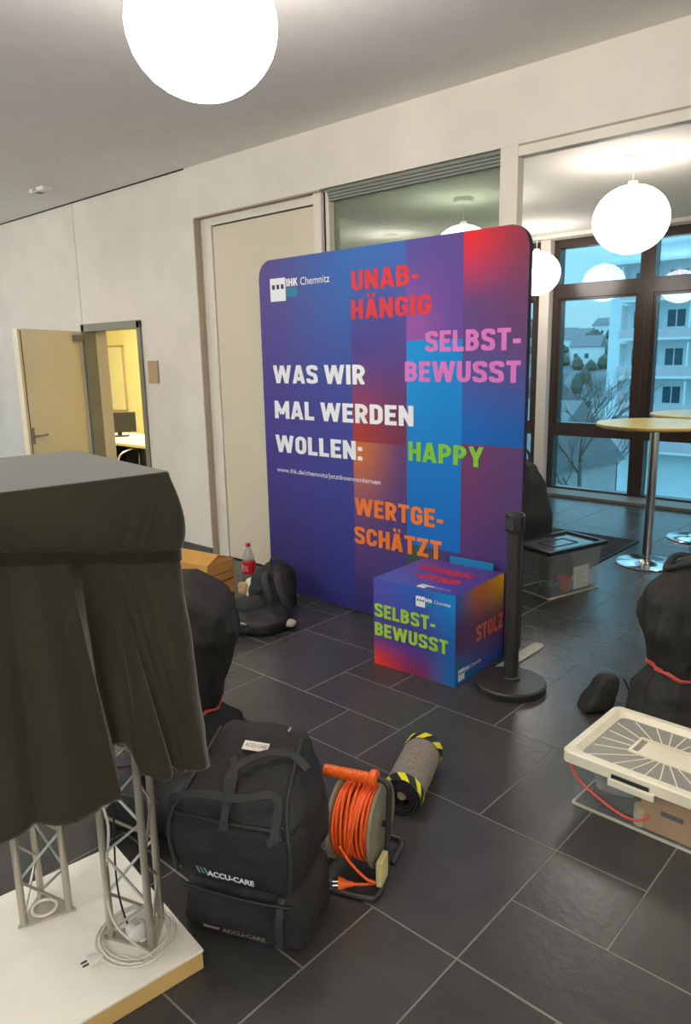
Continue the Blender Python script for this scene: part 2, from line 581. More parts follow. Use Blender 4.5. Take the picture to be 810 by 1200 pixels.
def block_text(body, width, cap, material, parent, origin, xdir, ydir, name='lettering', label=None, t=.205, lift=0.0015):
    """narrow bold grotesque capitals built from ribbons"""
    xd, yd, og = Vector(xdir).normalized(), Vector(ydir).normalized(), Vector(origin)
    nd = xd.cross(yd)
    vs, fs = [], []
    x = 0.0
    ns = 0
    for ch in body:
        W, strokes = glyph(ch, t)
        for pts, closed in strokes:
            ns = (ns+1) % 7
            P = [Vector((p[0], p[1])) for p in pts]
            k = len(P)
            o = len(vs)
            for i, p in enumerate(P):
                p0 = P[(i-1) % k] if (closed or i > 0) else None
                p1 = P[(i+1) % k] if (closed or i < k-1) else None
                if p0 is not None and (p-p0).length < 1e-6: p0 = P[(i-2) % k]
                if p1 is not None and (p1-p).length < 1e-6: p1 = P[(i+2) % k]
                d0 = (p-p0).normalized() if p0 is not None else (p1-p).normalized()
                d1 = (p1-p).normalized() if p1 is not None else d0
                n0, n1 = Vector((-d0.y, d0.x)), Vector((-d1.y, d1.x))
                n = (n0+n1)
                n = n/max(n.length_squared, 1.2)*2 if n.length > 1e-6 else n0
                for sg in (-1, 1):
                    q = p+n*sg*t/2
                    top = 1.0 if p.y <= 1.05 else 9
                    vs.append((x+q.x, min(max(q.y, 0.0), top), ns))
            for i in range(k if closed else k-1):
                j = (i+1) % k
                fs.append((o+2*i, o+2*j, o+2*j+1, o+2*i+1))
        x += W+.085
    x -= .085
    me = bpy.data.meshes.new(name)
    me.from_pydata([og+xd*(a*width/x)+yd*(b*cap)+nd*(lift+c*0.00012) for a, b, c in vs], [], fs)
    me.materials.append(M[material])
    o = bpy.data.objects.new(name, me)
    C.objects.link(o)
    o.parent = parent
    if label: o['label'] = label
    return o

def color_grid(name, fn_pos, panels, mat_name, parent, nx=10, nz=14, extra=None):
    """printed sheet: panels (u0,u1,v0,v1,tl,tr,bl,br); ink colours only, sharp where panels meet"""
    vs, fs, cols = [], [], []
    for (u0, u1, v0, v1, tl, tr, bl, br) in panels:
        o = len(vs)
        for j in range(nz+1):
            for i in range(nx+1):
                vs.append(fn_pos(u0+(u1-u0)*i/nx, v0+(v1-v0)*j/nz))
        tl, tr, bl, br = [lin(c) for c in (tl, tr, bl, br)]
        def col(i, j):
            a, b = i/nx, j/nz
            a = a*a*(3-2*a)
            b = b*b*(3-2*b)
            return [(bl[k]*(1-a)+br[k]*a)*(1-b)+(tl[k]*(1-a)+tr[k]*a)*b for k in range(3)]+[1]
        for j in range(nz):
            for i in range(nx):
                fs.append((o+j*(nx+1)+i, o+j*(nx+1)+i+1, o+(j+1)*(nx+1)+i+1, o+(j+1)*(nx+1)+i))
                cols += [col(i, j), col(i+1, j), col(i+1, j+1), col(i, j+1)]
    me = bpy.data.meshes.new(name)
    me.from_pydata(vs, [], fs)
    ca = me.color_attributes.new('ink', 'FLOAT_COLOR', 'CORNER')
    ca.data.foreach_set('color', [x for c in cols for x in c])
    me.materials.append(M[mat_name])
    o = bpy.data.objects.new(name, me)
    C.objects.link(o)
    o.parent = parent
    return o

# ================================================================== SETTING
WALL_Y = 3.70
WIN_Y = 7.92
CEIL = 3.07
CEIL2 = 2.90

# ---- floor: a mixed format of slate tiles on a 30 cm grid, each tile its own piece
U = 0.3016
GX, GY = -0.959, 1.477
floor = struct(MB().box((-12.5, -4.2, -0.2), (3.4, 8.05, -0.001)).build('floor', 'grout'))
I0, I1, J0, J1 = -14, 30, -7, 22
occ = {}
rects = [(1, 3, 2, 4), (3, 5, 3, 4), (5, 7, 3, 5), (3, 4, 2, 3), (4, 6, 1, 3), (0, 2, 0, 2), (-1, 0, 1, 2), (-2, 0, 0, 1), (0, 1, -2, 0),
         (1, 3, -1, 0), (0, 1, 2, 4), (-2, -1, 1, 3), (-1, 0, 2, 4), (2, 4, 4, 6), (4, 5, 4, 5), (5, 7, 5, 7), (0, 2, 4, 6), (0, 2, 7, 9),
         (2, 4, 7, 8), (2, 4, 8, 9), (0, 2, 6, 7), (2, 3, 6, 7), (7, 9, 4, 6), (7, 9, 3, 4), (6, 8, 1, 3), (2, 4, 0, 2), (3, 4, 9, 11), (1, 3, 9, 11)]
tiles = []
def free(r):
    return all((i, j) not in occ for i in range(r[0], r[1]) for j in range(r[2], r[3]))
def put(r):
    for i in range(r[0], r[1]):
        for j in range(r[2], r[3]):
            occ[(i, j)] = 1
    tiles.append(r)
for r in rects:
    if free(r): put(r)
trnd = random.Random(5)
for j in range(J0, J1):
    for i in range(I0, I1):
        if (i, j) in occ: continue
        opts = [(2, 2)]*4 + [(2, 1)]*4 + [(1, 2)]*3 + [(1, 1)]
        trnd.shuffle(opts)
        for a, b in opts:
            r = (i, i+a, j, j+b)
            if free(r):
                put(r)
                break
J = 0.0025
def tile_mb(x0, y0, x1, y1, c=0.0012):
    mb = MB()
    x0 += J; y0 += J; x1 -= J; y1 -= J
    mb.add([(x0, y0, -0.006), (x1, y0, -0.006), (x1, y1, -0.006), (x0, y1, -0.006),
            (x0, y0, -c), (x1, y0, -c), (x1, y1, -c), (x0, y1, -c),
            (x0+c, y0+c, 0), (x1-c, y0+c, 0), (x1-c, y1-c, 0), (x0+c, y1-c, 0)],
           [(0, 1, 5, 4), (1, 2, 6, 5), (2, 3, 7, 6), (3, 0, 4, 7), (4, 5, 9, 8), (5, 6, 10, 9), (6, 7, 11, 10), (7, 4, 8, 11), (8, 9, 10, 11)])
    return mb
def cam_px(p):
    d = Vector(p)-EYE
    z = d.dot(fw)
    if z < 0.2: return None
    return (405+F_PX*d.dot(rt2)/z, 600+F_PX*d.dot(dn2)/z)
tile_meshes = {}
vis, rest = [], []
for r in tiles:
    x1, x0 = GX-U*r[0], GX-U*r[1]
    y0, y1 = GY+U*r[2], GY+U*r[3]
    y1 = min(y1, 8.0)
    if y0 >= 8.0: continue
    qs = [cam_px(((x0*a+x1*(1-a)), (y0*b+y1*(1-b)), 0)) for a in (0, .5, 1) for b in (0, .5, 1)]
    inview = any(q and -60 < q[0] < 870 and 0 < q[1] < 1320 for q in qs)
    d = math.hypot((x0+x1)/2, (y0+y1)/2)
    (vis if inview else rest).append((d, r, x0, y0, x1, y1))
vis.sort()
rest += vis[290:]
vis = vis[:290]
for d, r, x0, y0, x1, y1 in vis:
    key = (round(x1-x0, 3), round(y1-y0, 3))
    if key not in tile_meshes:
        o = tile_mb(0, 0, x1-x0, y1-y0).build('tile', 'tile')
        tile_meshes[key] = o.data
        bpy.data.objects.remove(o)
    o = bpy.data.objects.new('tile', tile_meshes[key])
    C.objects.link(o)
    o.location = (x0, y0, 0)
    o.parent = floor
mb = MB()
for d, r, x0, y0, x1, y1 in rest:
    t = tile_mb(x0, y0, x1, y1)
    mb.add(t.v, t.f)
o = mb.build('far_tiles', 'tile', floor)
o['kind'] = 'stuff'

# ---- partition between hall and back room (wall_back), with the openings seen
mb = MB()
T = 0.20
mb.slot('plaster')
Y0, Y1 = WALL_Y, WALL_Y+T
mb.box((-5.71, Y0, 0), (-4.89, Y1, CEIL+0.1))
mb.box((-6.70, Y0, 1.977), (-5.71, Y1, CEIL+0.1))
mb.box((-4.89, Y0, 2.703), (2.2, Y1, CEIL+0.1))
mb.box((2.2, Y0, 0), (3.2, Y1, CEIL+0.1))
mb.slot('plaster_daylit')
mb.box((-12.2, Y0, 0), (-6.71, Y1, CEIL+0.1))
mb.box((-6.704, Y0+0.004, 1.977), (-6.70, Y1, CEIL+0.1))
wb = struct(mb.build('wall_back'))
tr = struct(MB().box((-12.0, Y0-0.012, CEIL-0.008), (-4.97, Y0-0.001, CEIL)).build('ceiling_shade_line', 'gap'))  # dark strip stands in for the shadow gap under the ceiling
struct(MB().box((-5.645, Y0-0.012, 0), (-4.89, Y0, 0.07)).build('baseboard_back', 'skirting'))

# ---- steel door frame and open leaf
d1 = thing('door_1', 'narrow steel door frame in the plaster wall with its pale leaf swung open', 'door', (-6.21, Y0, 0))
d1['kind'] = 'structure'
mb = MB()
mb.box((-0.50, -0.02, 0), (-0.445, 0.10, 1.975)).box((0.445, -0.02, 0), (0.50, 0.10, 1.975)).box((-0.5, -0.02, 1.91), (0.5, 0.10, 1.975))
MB().box((-0.50, 0.10, 0), (-0.455, T+0.02, 1.975)).box((0.455, 0.10, 0), (0.50, T+0.02, 1.975)).box((-0.455, 0.10, 1.92), (0.455, T+0.02, 1.975)).build('jamb_lining', 'door_panel', d1)
mb.build('door_frame', 'steel_grey', d1, bevel=0.004)
lf = MB().box((0, -0.045, 0.01), (1.0, 0, 1.915)).build('door_leaf', 'door_leaf', d1, bevel=0.003)
lf.location = (-0.49, -0.03, 0)
lf.rotation_euler = (0, 0, R(-58.3))
hb = MB()
hb.tube(spline([(0.93, 0.0, 1.02), (0.93, 0.05, 1.02), (0.90, 0.055, 1.02), (0.80, 0.055, 1.02)], 5), 0.009)
hb.box((0.915, 0, 0.95), (0.945, 0.006, 1.09))
hb.build('door_handle', 'steel_grey', lf)
MB().box((0.955, 0.0, 0.02), (0.965, 0.002, 1.9)).build('edge_seam', 'gap', lf)
cb = MB().box((0.03, 0.0, 1.82), (0.16, 0.05, 1.88)).build('door_closer', 'steel_grey', lf, bevel=0.006)

# ---- wide frame: flush white panel door, glazed bay, and open passage
d2 = thing('door_2', 'tall white flush panel door in the wide white frame behind the banner', 'door', (0, Y0, 0))
d2['kind'] = 'structure'
MB().box((-4.892, 0.0, 0), (-4.878, 0.08, 2.703)).box((-4.878, 0.0, 2.692), (-3.53, 0.08, 2.703)).build('reveal', 'reveal', d2)  # recess shadow put into the brown of this reveal
MB().box((-4.878, 0.055, 0), (-4.745, 0.15, 2.692)).box((-3.616, 0.02, 0), (-3.545, 0.15, 2.692)).box((-4.745, 0.055, 2.635), (-3.616, 0.15, 2.692)).build('door_frame', 'frame_white', d2, bevel=0.003)
MB().box((-4.745, 0.09, 0), (-3.616, 0.12, 2.635)).build('frame_gap', 'gap', d2)
MB().box((-4.733, 0.06, 0.01), (-3.620, 0.085, 2.625)).build('door_panel', 'door_panel', d2, bevel=0.002)
MB().box((-3.545, 0.05, 0), (-3.530, 0.15, 2.692)).build('seam', 'gap', d2)

w1 = thing('window_1', 'fixed inner glass bay with grey folded blind above the banner', 'window', (0, Y0, 0))
w1['kind'] = 'structure'
MB().box((-3.530, 0.05, 0), (-3.50, 0.15, 2.70)).box((-3.50, 0.05, 0), (-2.195, 0.15, 0.08)).box((-2.195, 0.05, 0), (-2.15, 0.15, 2.70)).build('window_frame', 'frame_white', w1)
MB().box((-3.50, 0.10, 0.08), (-2.195, 0.108, 2.70)).build('pane', 'inner_pane', w1)
mb = MB()
for k, (a, b) in enumerate(((2.683, 2.702), (2.665, 2.681), (2.648, 2.663), (2.632, 2.646))):
    mb.box((-3.50, 0.03+0.008*k, a), (-2.196, 0.085, b))
mb.build('blind', 'blind', w1)

w2 = thing('window_2', 'white post and head of the open passage right of the banner', 'window', (0, Y0, 0))
w2['kind'] = 'structure'
MB().box((-2.195, -0.004, 0), (-2.087, 0.06, 2.703)).box((-2.087, -0.004, 2.643), (2.2, 0.06, 2.692)).box((2.09, -0.004, 0), (2.2, 0.06, 2.643)).build('passage_frame', 'frame_white', w2, bevel=0.003)
MB().box((-2.19, 0.0, 2.692), (2.2, 0.012, 2.704)).build('head_gap', 'reveal', w2)

# ---- rest of the shell
struct(MB().box((-12.2, -4.2, CEIL), (3.2, Y0+0.02, CEIL+0.1)).build('ceiling', 'ceiling'))
struct(MB().box((-4.95, Y1-0.02, CEIL2), (3.2, WIN_Y+0.45, CEIL2+0.3)).build('ceiling_2', 'ceiling2'))
struct(MB().box((-12.2, Y1-0.02, 2.7), (-5.05, 6.6, 2.9)).build('ceiling_3', 'ceiling2'))
def glazed(name, n, horiz, pos, a, b, count):
    # unseen outer wall behind or beside the viewer, its windows added for daylight fill
    def bx_(lo, hi, z0, z1, t0=0.0, t1=0.2):
        return ((lo, pos+t0, z0), (hi, pos+t1, z1)) if horiz else ((pos+t0, lo, z0), (pos+t1, hi, z1))
    st_ = (b-a)/count
    mb = MB()
    mb.box(*bx_(a, b, 2.6, CEIL)).box(*bx_(a, b, 0, 0.35))
    for k in range(count+1):
        c = a+st_*k
        mb.box(*bx_(max(a, c-0.15), min(b, c+0.15), 0.35, 2.6))
    struct(mb.build(name, 'plaster'))
    for k in range(count):
        t = thing('window_%d' % (n+k), 'unseen brown framed window beyond the picture, added for daylight in the hall', 'window', (0, 0, 0))
        t['kind'] = 'structure'
        lo, hi = a+st_*k+0.15, a+st_*(k+1)-0.15
        mb = MB()
        mb.box(*bx_(lo, lo+.07, .35, 2.6, .05, .15)).box(*bx_(hi-.07, hi, .35, 2.6, .05, .15)).box(*bx_(lo+.07, hi-.07, .35, .42, .05, .15)).box(*bx_(lo+.07, hi-.07, 2.53, 2.6, .05, .15))
        mb.build('window_frame', 'win_frame', t)
        MB().box(*bx_(lo+.07, hi-.07, .42, 2.53, .095, .103)).build('pane', 'pane', t)
glazed('wall_left', 11, False, -9.6, -4.2, Y0, 4)
struct(MB().box((3.0, -4.2, 0), (3.2, WIN_Y+0.45, CEIL)).build('wall_right', 'plaster'))
glazed('wall_front', 15, True, -4.2, -9.4, 3.0, 6)
struct(MB().box((-5.05, Y1, 0), (-4.90, WIN_Y+0.45, 2.95)).build('wall_middle', 'plaster'))
struct(MB().box((-12.2, 6.4, 0), (-5.05, 6.6, 2.9)).build('wall_office_back', 'yellow_wall'))
struct(MB().box((-12.3, Y1, 0), (-12.1, 6.6, 2.9)).build('wall_office_left', 'yellow_wall'))

# ---- facade of windows on the far side
struct(MB().box((-5.10, WIN_Y, 2.86), (3.2, WIN_Y+0.45, 3.05)).box((-5.10, WIN_Y+0.0, -0.1), (3.2, WIN_Y+0.45, 0.0)).box((-4.21, WIN_Y+0.10, 0), (-4.09, WIN_Y+0.45, 2.88)).build('wall_far', 'plaster'))
struct(MB().box((-4.9, WIN_Y-0.14, 0), (3.0, WIN_Y+0.20, 0.035)).build('trim_2', 'sill', bevel=0.004))
WK = 1.0253      # the frames stand 20 cm behind the sill edge
def window(x0, x1, n):
    def zz(z): return max(0.0, 1.65+(z-1.65)*WK)
    x0, x1 = x0*WK, x1*WK
    t = thing('window_%d' % n, 'brown framed tall window %s' % ('beside the white column' if n == 4 else 'of the far facade'), 'window', (0, WIN_Y, 0))
    t['kind'] = 'structure'
    mb = MB()
    a, b = 0.20, 0.33
    fr = 0.077
    for xa, xb in ((x0, x0+fr), (x1-fr, x1)):
        mb.box((xa, a, 0.0), (xb, b, zz(2.85)))
    for za, zb in ((0.02, 0.095), (0.69, 0.82), (2.205, 2.36), (2.74, 2.85)):
        mb.box((x0+fr, a, zz(za)), (x1-fr, b, zz(zb)))
    mb.build('window_frame', 'win_frame', t, bevel=0.004)
    sb = MB()
    for za, zb in ((zz(0.82), zz(2.205)),):
        sb.box((x0+fr, a+0.015, za), (x0+fr+0.035, b-0.02, zb)).box((x1-fr-0.035, a+0.015, za), (x1-fr, b-0.02, zb))
        sb.box((x0+fr+0.035, a+0.015, za), (x1-fr-0.035, b-0.02, za+0.02)).box((x0+fr+0.035, a+0.015, zb-0.02), (x1-fr-0.035, b-0.02, zb))
    sb.build('sash', 'win_frame', t)
    for za, zb in ((0.075, 0.69), (0.82, 2.205), (2.36, 2.74)):
        MB().box((x0+fr, 0.275, zz(za)), (x1-fr, 0.283, zz(zb))).build('pane', 'pane', t)
    return t
xs = [(-4.80, -4.13, 3), (-3.997, -2.955, 4), (-2.955, -1.91, 5), (-1.91, -0.86, 6), (-0.86, 0.2, 7), (0.2, 1.25, 8), (1.25, 2.3, 9), (2.3, 2.9, 10)]
for a, b, n in xs:
    window(a, b, n)

# ---- pendant globes
def globe_lamp(name, x, y, z, ceil, label, material='globe', d=0.5, group='opal globe pendants'):
    t = thing(name, label, 'lamp', (x, y, z), 0, group)
    prof = []
    for i in range(17):
        a = -PI/2+PI*i/16
        prof.append((max(d/2*math.cos(a), 1e-6), d/2*0.89*math.sin(a)))
    MB().lathe(prof, 32).build('globe', material, t, smooth=True)
    h = ceil-z
    MB().tube([(0, 0, d/2*0.88), (0, 0, h-0.02)], 0.0035, 6).build('cable', 'cord_white', t)
    MB().lathe([(0.075, h-0.035), (0.085, h-0.02), (0.085, h), (1e-6, h)], 24).build('ceiling_rose', 'white_plastic', t, smooth=True, angle=40)
    MB().lathe([(0.03, d/2*0.86), (0.03, d/2*0.89+0.02), (1e-6, d/2*0.89+0.02)], 16).build('cap', 'white_plastic', t)
    return t
globe_lamp('globe_lamp', -2.15, 1.71, 2.72, CEIL, 'big glowing globe lamp on the ceiling of the front hall', 'globe_near')
globe_lamp('globe_lamp', -2.09, 5.24, 2.505, CEIL2, 'glowing globe pendant hanging in front of the tall window with the bar tables', 'globe_cool')
globe_lamp('globe_lamp', -3.90, 7.34, 2.44, CEIL2, 'glowing globe pendant half hidden by the banner corner, near the white column', 'globe_cool')
globe_lamp('globe_lamp', -3.61, 5.51, 2.47, CEIL2, 'globe pendant seen through the inner glass, only its top above the banner', 'globe_cool')
# unseen lamps added beyond the frame to light the hall
for x, y, z, l in ((-5.9, 0.2, 2.72, 'unseen globe lamp added beyond the left picture edge to light the hall'), (-2.15, -1.6, 2.72, 'unseen globe lamp added behind the viewer to light the hall'),
                (2.0, -0.6, 2.72, 'unseen globe lamp added beyond the right picture edge to light the hall'), (1.6, -2.6, 2.72, 'unseen globe lamp added behind the viewer to the right to light the hall'),
                (-5.9, -2.6, 2.72, 'unseen globe lamp added behind the viewer to the left to light the hall'), (-8.6, 0.6, 2.72, 'unseen globe lamp added at the far end to light the hall')):
    globe_lamp('globe_lamp', x, y, z, CEIL, l)
for x, y, l in ((-0.4, 5.24, 'unseen globe pendant added just beyond the right picture edge for light'), (1.5, 5.24, 'unseen globe pendant added at the far end of the window row for light')):  # two more unseen pendants, added for light in the back room
    globe_lamp('globe_lamp', x, y, 2.505, CEIL2, l, 'globe_cool')
# ceiling light of the office (out of sight from here)
t = thing('ceiling_light', 'square ceiling light of the yellow office', 'lamp', (-8.2, 5.2, 2.68))
M['office_light'] = emit('office_light', (255, 246, 205), 24.0)
MB().box((-0.5, -0.5, -0.02), (0.5, 0.5, 0.0)).build('diffuser', 'office_light', t)
MB().box((-0.53, -0.53, 0.0), (0.53, 0.53, 0.02)).build('housing', 'white_plastic', t)

# ---- small fittings
t = thing('ceiling_sensor', 'small white sensor with grey grille on the ceiling above the open door', 'sensor', (-6.31, 3.22, CEIL))
MB().box((-0.12, -0.05, -0.035), (0.12, 0.05, 0)).build('housing', 'white_plastic', t, bevel=0.01)
mb = MB()
for k in range(4):
    mb.box((-0.06+0.02*k, -0.052, -0.028), (-0.05+0.02*k, -0.05, -0.008))
    mb.box((-0.06+0.02*k, -0.03, -0.037), (-0.05+0.02*k, 0.03, -0.035))
mb.build('grille', 'steel_grey', t)
t = thing('room_sign', 'small tan room sign on the plaster beside the open doorway', 'sign', (-5.565, Y0, 1.535))
MB().box((-0.075, -0.014, -0.095), (0.075, 0, 0.095)).build('plate', 'sign', t, bevel=0.003)
MB().box((-0.06, -0.016, 0.0), (0.06, -0.014, 0.004)).build('divider', 'reveal', t)
MB().box((0.062, -0.018, -0.095), (0.075, -0.0141, 0.095)).build('edge_strip', 'reveal', t)
t = thing('light_switch', 'white double socket plate low on the plaster wall above the cardboard box', 'switch', (-5.40, Y0, 0.24))
MB().box((-0.055, -0.012, -0.045), (0.055, 0, 0.045)).build('plate', 'white_plastic', t, bevel=0.004)
for sx in (-0.027, 0.027):
    MB().box((sx-0.02, -0.016, -0.03), (sx+0.02, -0.012, 0.03)).build('rocker', 'paper', t, bevel=0.002)

# ---- yellow office seen through the door
t = thing('whiteboard', 'framed pale whiteboard on the yellow office wall', 'whiteboard', (-10.75, 6.4, 1.35))
MB().box((-0.45, -0.02, -0.5), (0.32, -0.004, 0.5)).build('board', 'white_board', t)
MB().box((-0.47, -0.03, 0.49), (0.34, 0, 0.51)).box((-0.47, -0.03, -0.51), (0.34, 0, -0.49)).box((0.32, -0.03, -0.5), (0.34, 0, 0.5)).box((-0.47, -0.03, -0.5), (-0.45, 0, 0.5)).build('board_frame', 'sign', t)
t = thing('office_desk', 'dark office desk with pale top inside the yellow room', 'desk', (-7.65, 4.75, 0))
MB().box((-0.75, -0.35, 0.70), (0.75, 0.35, 0.73)).build('desktop', 'wood_light', t)
for sx in (-0.7, 0.7):
    MB().box((sx-0.03, -0.32, 0), (sx+0.03, 0.32, 0.70)).build('leg', 'dark_furn', t)
MB().box((-0.67, 0.27, 0.15), (0.67, 0.29, 0.70)).build('modesty_panel', 'dark_furn', t)
t = thing('office_chair', 'dark swivel chair with chrome arms at the office desk', 'chair', (-7.35, 4.25, 0), R(20))
softbox((0.22, 0.21, 0.04), 4, 6).build('seat', 'dark_furn', t, smooth=True).location = (0, 0, 0.46)
softbox((0.21, 0.03, 0.2), 4, 6).build('backrest', 'dark_furn', t, smooth=True).location = (0, -0.2, 0.66)
for sx in (-1, 1):
    MB().tube(spline([(sx*0.24, -0.18, 0.46), (sx*0.25, -0.15, 0.64), (sx*0.25, 0.15, 0.66), (sx*0.24, 0.18, 0.46)], 5), 0.014, 6).build('armrest', 'chrome', t, smooth=True)
MB().tube([(0, 0, 0.43), (0, 0, 0.08)], 0.03, 8).build('column', 'chrome', t)
for k in range(5):
    a = 2*PI*k/5
    MB().tube([(0, 0, 0.09), (0.28*math.cos(a), 0.28*math.sin(a), 0.03)], [0.025, 0.018], 6).build('leg', 'chrome', t)
t = thing('desk_monitor', 'black computer screen standing on the office desk', 'monitor', (-8.05, 4.80, 0.73), R(52))
MB().box((-0.20, -0.015, 0.05), (0.20, 0.02, 0.29)).build('screen', 'dark_furn', t, bevel=0.006)
MB().box((-0.025, 0.0, 0.01), (0.025, 0.02, 0.12)).build('neck', 'dark_furn', t)
MB().box((-0.11, -0.08, 0), (0.11, 0.08, 0.012)).build('foot', 'dark_furn', t)

# ================================================================== BANNER
BX0, BX1, BZ0, BZ1, BY = -3.845, -1.855, 0.012, 2.262, 3.42
ban = thing('display_banner', 'large purple and blue printed fabric banner wall with white lettering', 'banner', ((BX0+BX1)/2, BY, 0))
bx, r_ = (BX0+BX1)/2, 0.11
def ztop(x):
    d = min(x-BX0, BX1-x)
    return BZ1 if d >= r_ else BZ1-r_+math.sqrt(max(r_*r_-(r_-d)**2, 0))
def zbot(x):
    d = min(x-BX0, BX1-x)
    return BZ0 if d >= 0.05 else BZ0+0.05-math.sqrt(max(0.05**2-(0.05-d)**2, 0))
def bpos(u, v):
    x = u
    z = min(max(v, zbot(x)), ztop(x))
    return (x-bx, 0, z)
c1, c2, c3 = -3.03, -2.612, -2.235
def corner_cols(x0, x1):  # narrow strips so that the rounded corners stay round
    return [x0+(x1-x0)*k/6 for k in range(7)]
P = [
    (BX0, c1, 1.2, BZ1, (84, 68, 140), (44, 100, 178), (70, 60, 140), (64, 68, 150)),
    (BX0, c1, BZ0, 1.2, (70, 60, 140), (64, 68, 150), (54, 44, 98), (46, 50, 124)),
    (c1, c2, 1.72, BZ1, (44, 104, 180), (56, 98, 178), (70, 66, 146), (76, 64, 142)),
    (c1, c2, 1.12, 1.72, (72, 62, 140), (80, 62, 136), (170, 58, 45), (112, 46, 78)),
    (c1, c2, 0.52, 1.12, (205, 112, 48), (96, 64, 112), (90, 62, 120), (70, 60, 125)),
    (c1, c2, BZ0, 0.52, (90, 62, 120), (70, 60, 125), (48, 44, 105), (45, 54, 128)),
    (c2, c3, 1.72, BZ1, (80, 70, 150), (86, 62, 138), (146, 78, 162), (96, 66, 146)),
    (c2, c3, 0.53, 1.72, (0, 142, 214), (0, 130, 206), (22, 104, 188), (10, 108, 194)),
    (c2, c3, BZ0, 0.53, (58, 86, 72), (76, 58, 114), (50, 50, 120), (54, 50, 118)),
    (c3, BX1, 1.86, BZ1, (220, 22, 40), (132, 34, 60), (90, 58, 120), (98, 52, 98)),
    (c3, BX1, 1.157, 1.86, (90, 58, 120), (98, 52, 98), (0, 96, 180), (0, 86, 166)),
    (c3, BX1, BZ0, 1.157, (108, 54, 98), (86, 58, 110), (60, 58, 130), (50, 52, 114)),
]
color_grid('printed_cover', bpos, P, 'ink', ban, 24, 24)
pts = []
for i in range(9):
    a = PI/2*i/8
    pts.append((BX1-r_+r_*math.sin(PI/2-a)-bx, BZ1-r_+r_*math.cos(PI/2-a)))
pts = []
def arc(cx, cz, r, a0, a1, n=8):
    return [(cx+r*math.cos(a0+(a1-a0)*k/n), cz+r*math.sin(a0+(a1-a0)*k/n)) for k in range(n+1)]
out = arc(BX1-r_, BZ1-r_, r_, 0, PI/2) + arc(BX0+r_, BZ1-r_, r_, PI/2, PI) + arc(BX0+.05, BZ0+.05, .05, PI, 1.5*PI) + arc(BX1-.05, BZ0+.05, .05, 1.5*PI, 2*PI)
mb = MB()
n = len(out)
vs = [(x-bx, 0.0015, z) for x, z in out]+[(x-bx, 0.034, z) for x, z in out]
mb.add(vs, [tuple(range(n)), tuple(range(2*n-1, n-1, -1))]+[(i, (i+1) % n, n+(i+1) % n, n+i) for i in range(n)])
mb.build('tension_frame', 'banner_back', ban)
for x in (-3.60, -1.845):
    o = MB().prism([(0.035*math.cos(a), s*0.20+0.035*math.sin(a)) for s, a in [(1, PI*k/8) for k in range(9)]+[(-1, PI+PI*k/8) for k in range(9)]], 0, 0.010).build('foot_plate', 'foot', ban, bevel=0.002)
    o.location = (x-bx, 0.015, 0)
BXd, BZd = (1, 0, 0), (0, 0, 1)
def bt(s, x0, x1, z, cap, m, bold=0.03, label=None):
    if s.isupper():
        return block_text(s, x1-x0, cap, m, ban, (x0-bx, -0.0005, z), BXd, BZd, 'lettering', label)
    return text(s, x1-x0, cap, m, ban, (x0-bx, -0.0005, z), BXd, BZd, 'lettering', bold, label)
bt('WAS WIR', -3.737, -2.925, 1.470, 0.118, 't_white', 0.032, 'white slogan line')
bt('MAL WERDEN', -3.737, -2.562, 1.235, 0.118, 't_white', 0.032, 'white slogan line')
bt('WOLLEN:', -3.740, -2.955, 1.005, 0.118, 't_white', 0.032, 'white slogan line')
bt('www.ihk.de/chemnitz/jetztkoennenlernen', -3.738, -2.814, 0.868, 0.030, 't_white', 0.0, 'thin white web address')
bt('UNAB-', -3.020, -2.525, 2.020, 0.112, 't_red', 0.032, 'red words')
bt('HÄNGIG', -3.027, -2.438, 1.855, 0.112, 't_red', 0.032, 'red words')
bt('SELBST-', -2.478, -1.888, 1.655, 0.112, 't_pink', 0.032, 'pink words')
bt('BEWUSST', -2.622, -1.883, 1.490, 0.112, 't_pink', 0.032, 'pink words')
bt('HAPPY', -2.598, -2.092, 1.035, 0.112, 't_green', 0.032, 'green word')
bt('WERTGE-', -3.025, -2.349, 0.655, 0.112, 't_orange', 0.032, 'orange words')
bt('SCHÄTZT', -3.031, -2.358, 0.468, 0.112, 't_orange', 0.032, 'orange words')
def logo(parent, origin, xd, yd, s):
    og, xd, yd = Vector(origin), Vector(xd), Vector(yd)
    nd = xd.cross(yd)
    def sq(a, b, w, h, m, lift, nm):
        mb = MB()
        p = [og+xd*x*s+yd*y*s+nd*lift for x, y in ((a, b), (a+w, b), (a+w, b+h), (a, b+h))]
        mb.add(p, [(0, 1, 2, 3)])
        return mb.build(nm, m, parent)
    sq(0.0, 0.0, 1.0, 1.0, 't_white', 0.0012, 'logo_square')
    sq(1.0, 0.14, 0.75, 0.40, 't_teal', 0.0010, 'logo_shadow')
    mb = MB()
    for k in range(3):
        a = 0.14+0.29*k
        p = [og+xd*x*s+yd*y*s+nd*0.002 for x, y in ((a, .52), (a+.17, .52), (a+.17, .72), (a, .72))]
        mb.add(p, [(0, 1, 2, 3)])
    mb.build('logo_dots', 't_dark', parent)
    block_text('IHK', 0.72*s, 0.33*s, 't_white', parent, og+xd*1.06*s+yd*0.60*s, xd, yd, 'logo_lettering')
    text('Chemnitz', 1.75*s, 0.32*s, 't_white', parent, og+xd*1.95*s+yd*0.60*s, xd, yd, 'logo_lettering', 0.0)
logo(ban, (-3.735-bx, -0.0005, 1.998), BXd, BZd, 0.145)

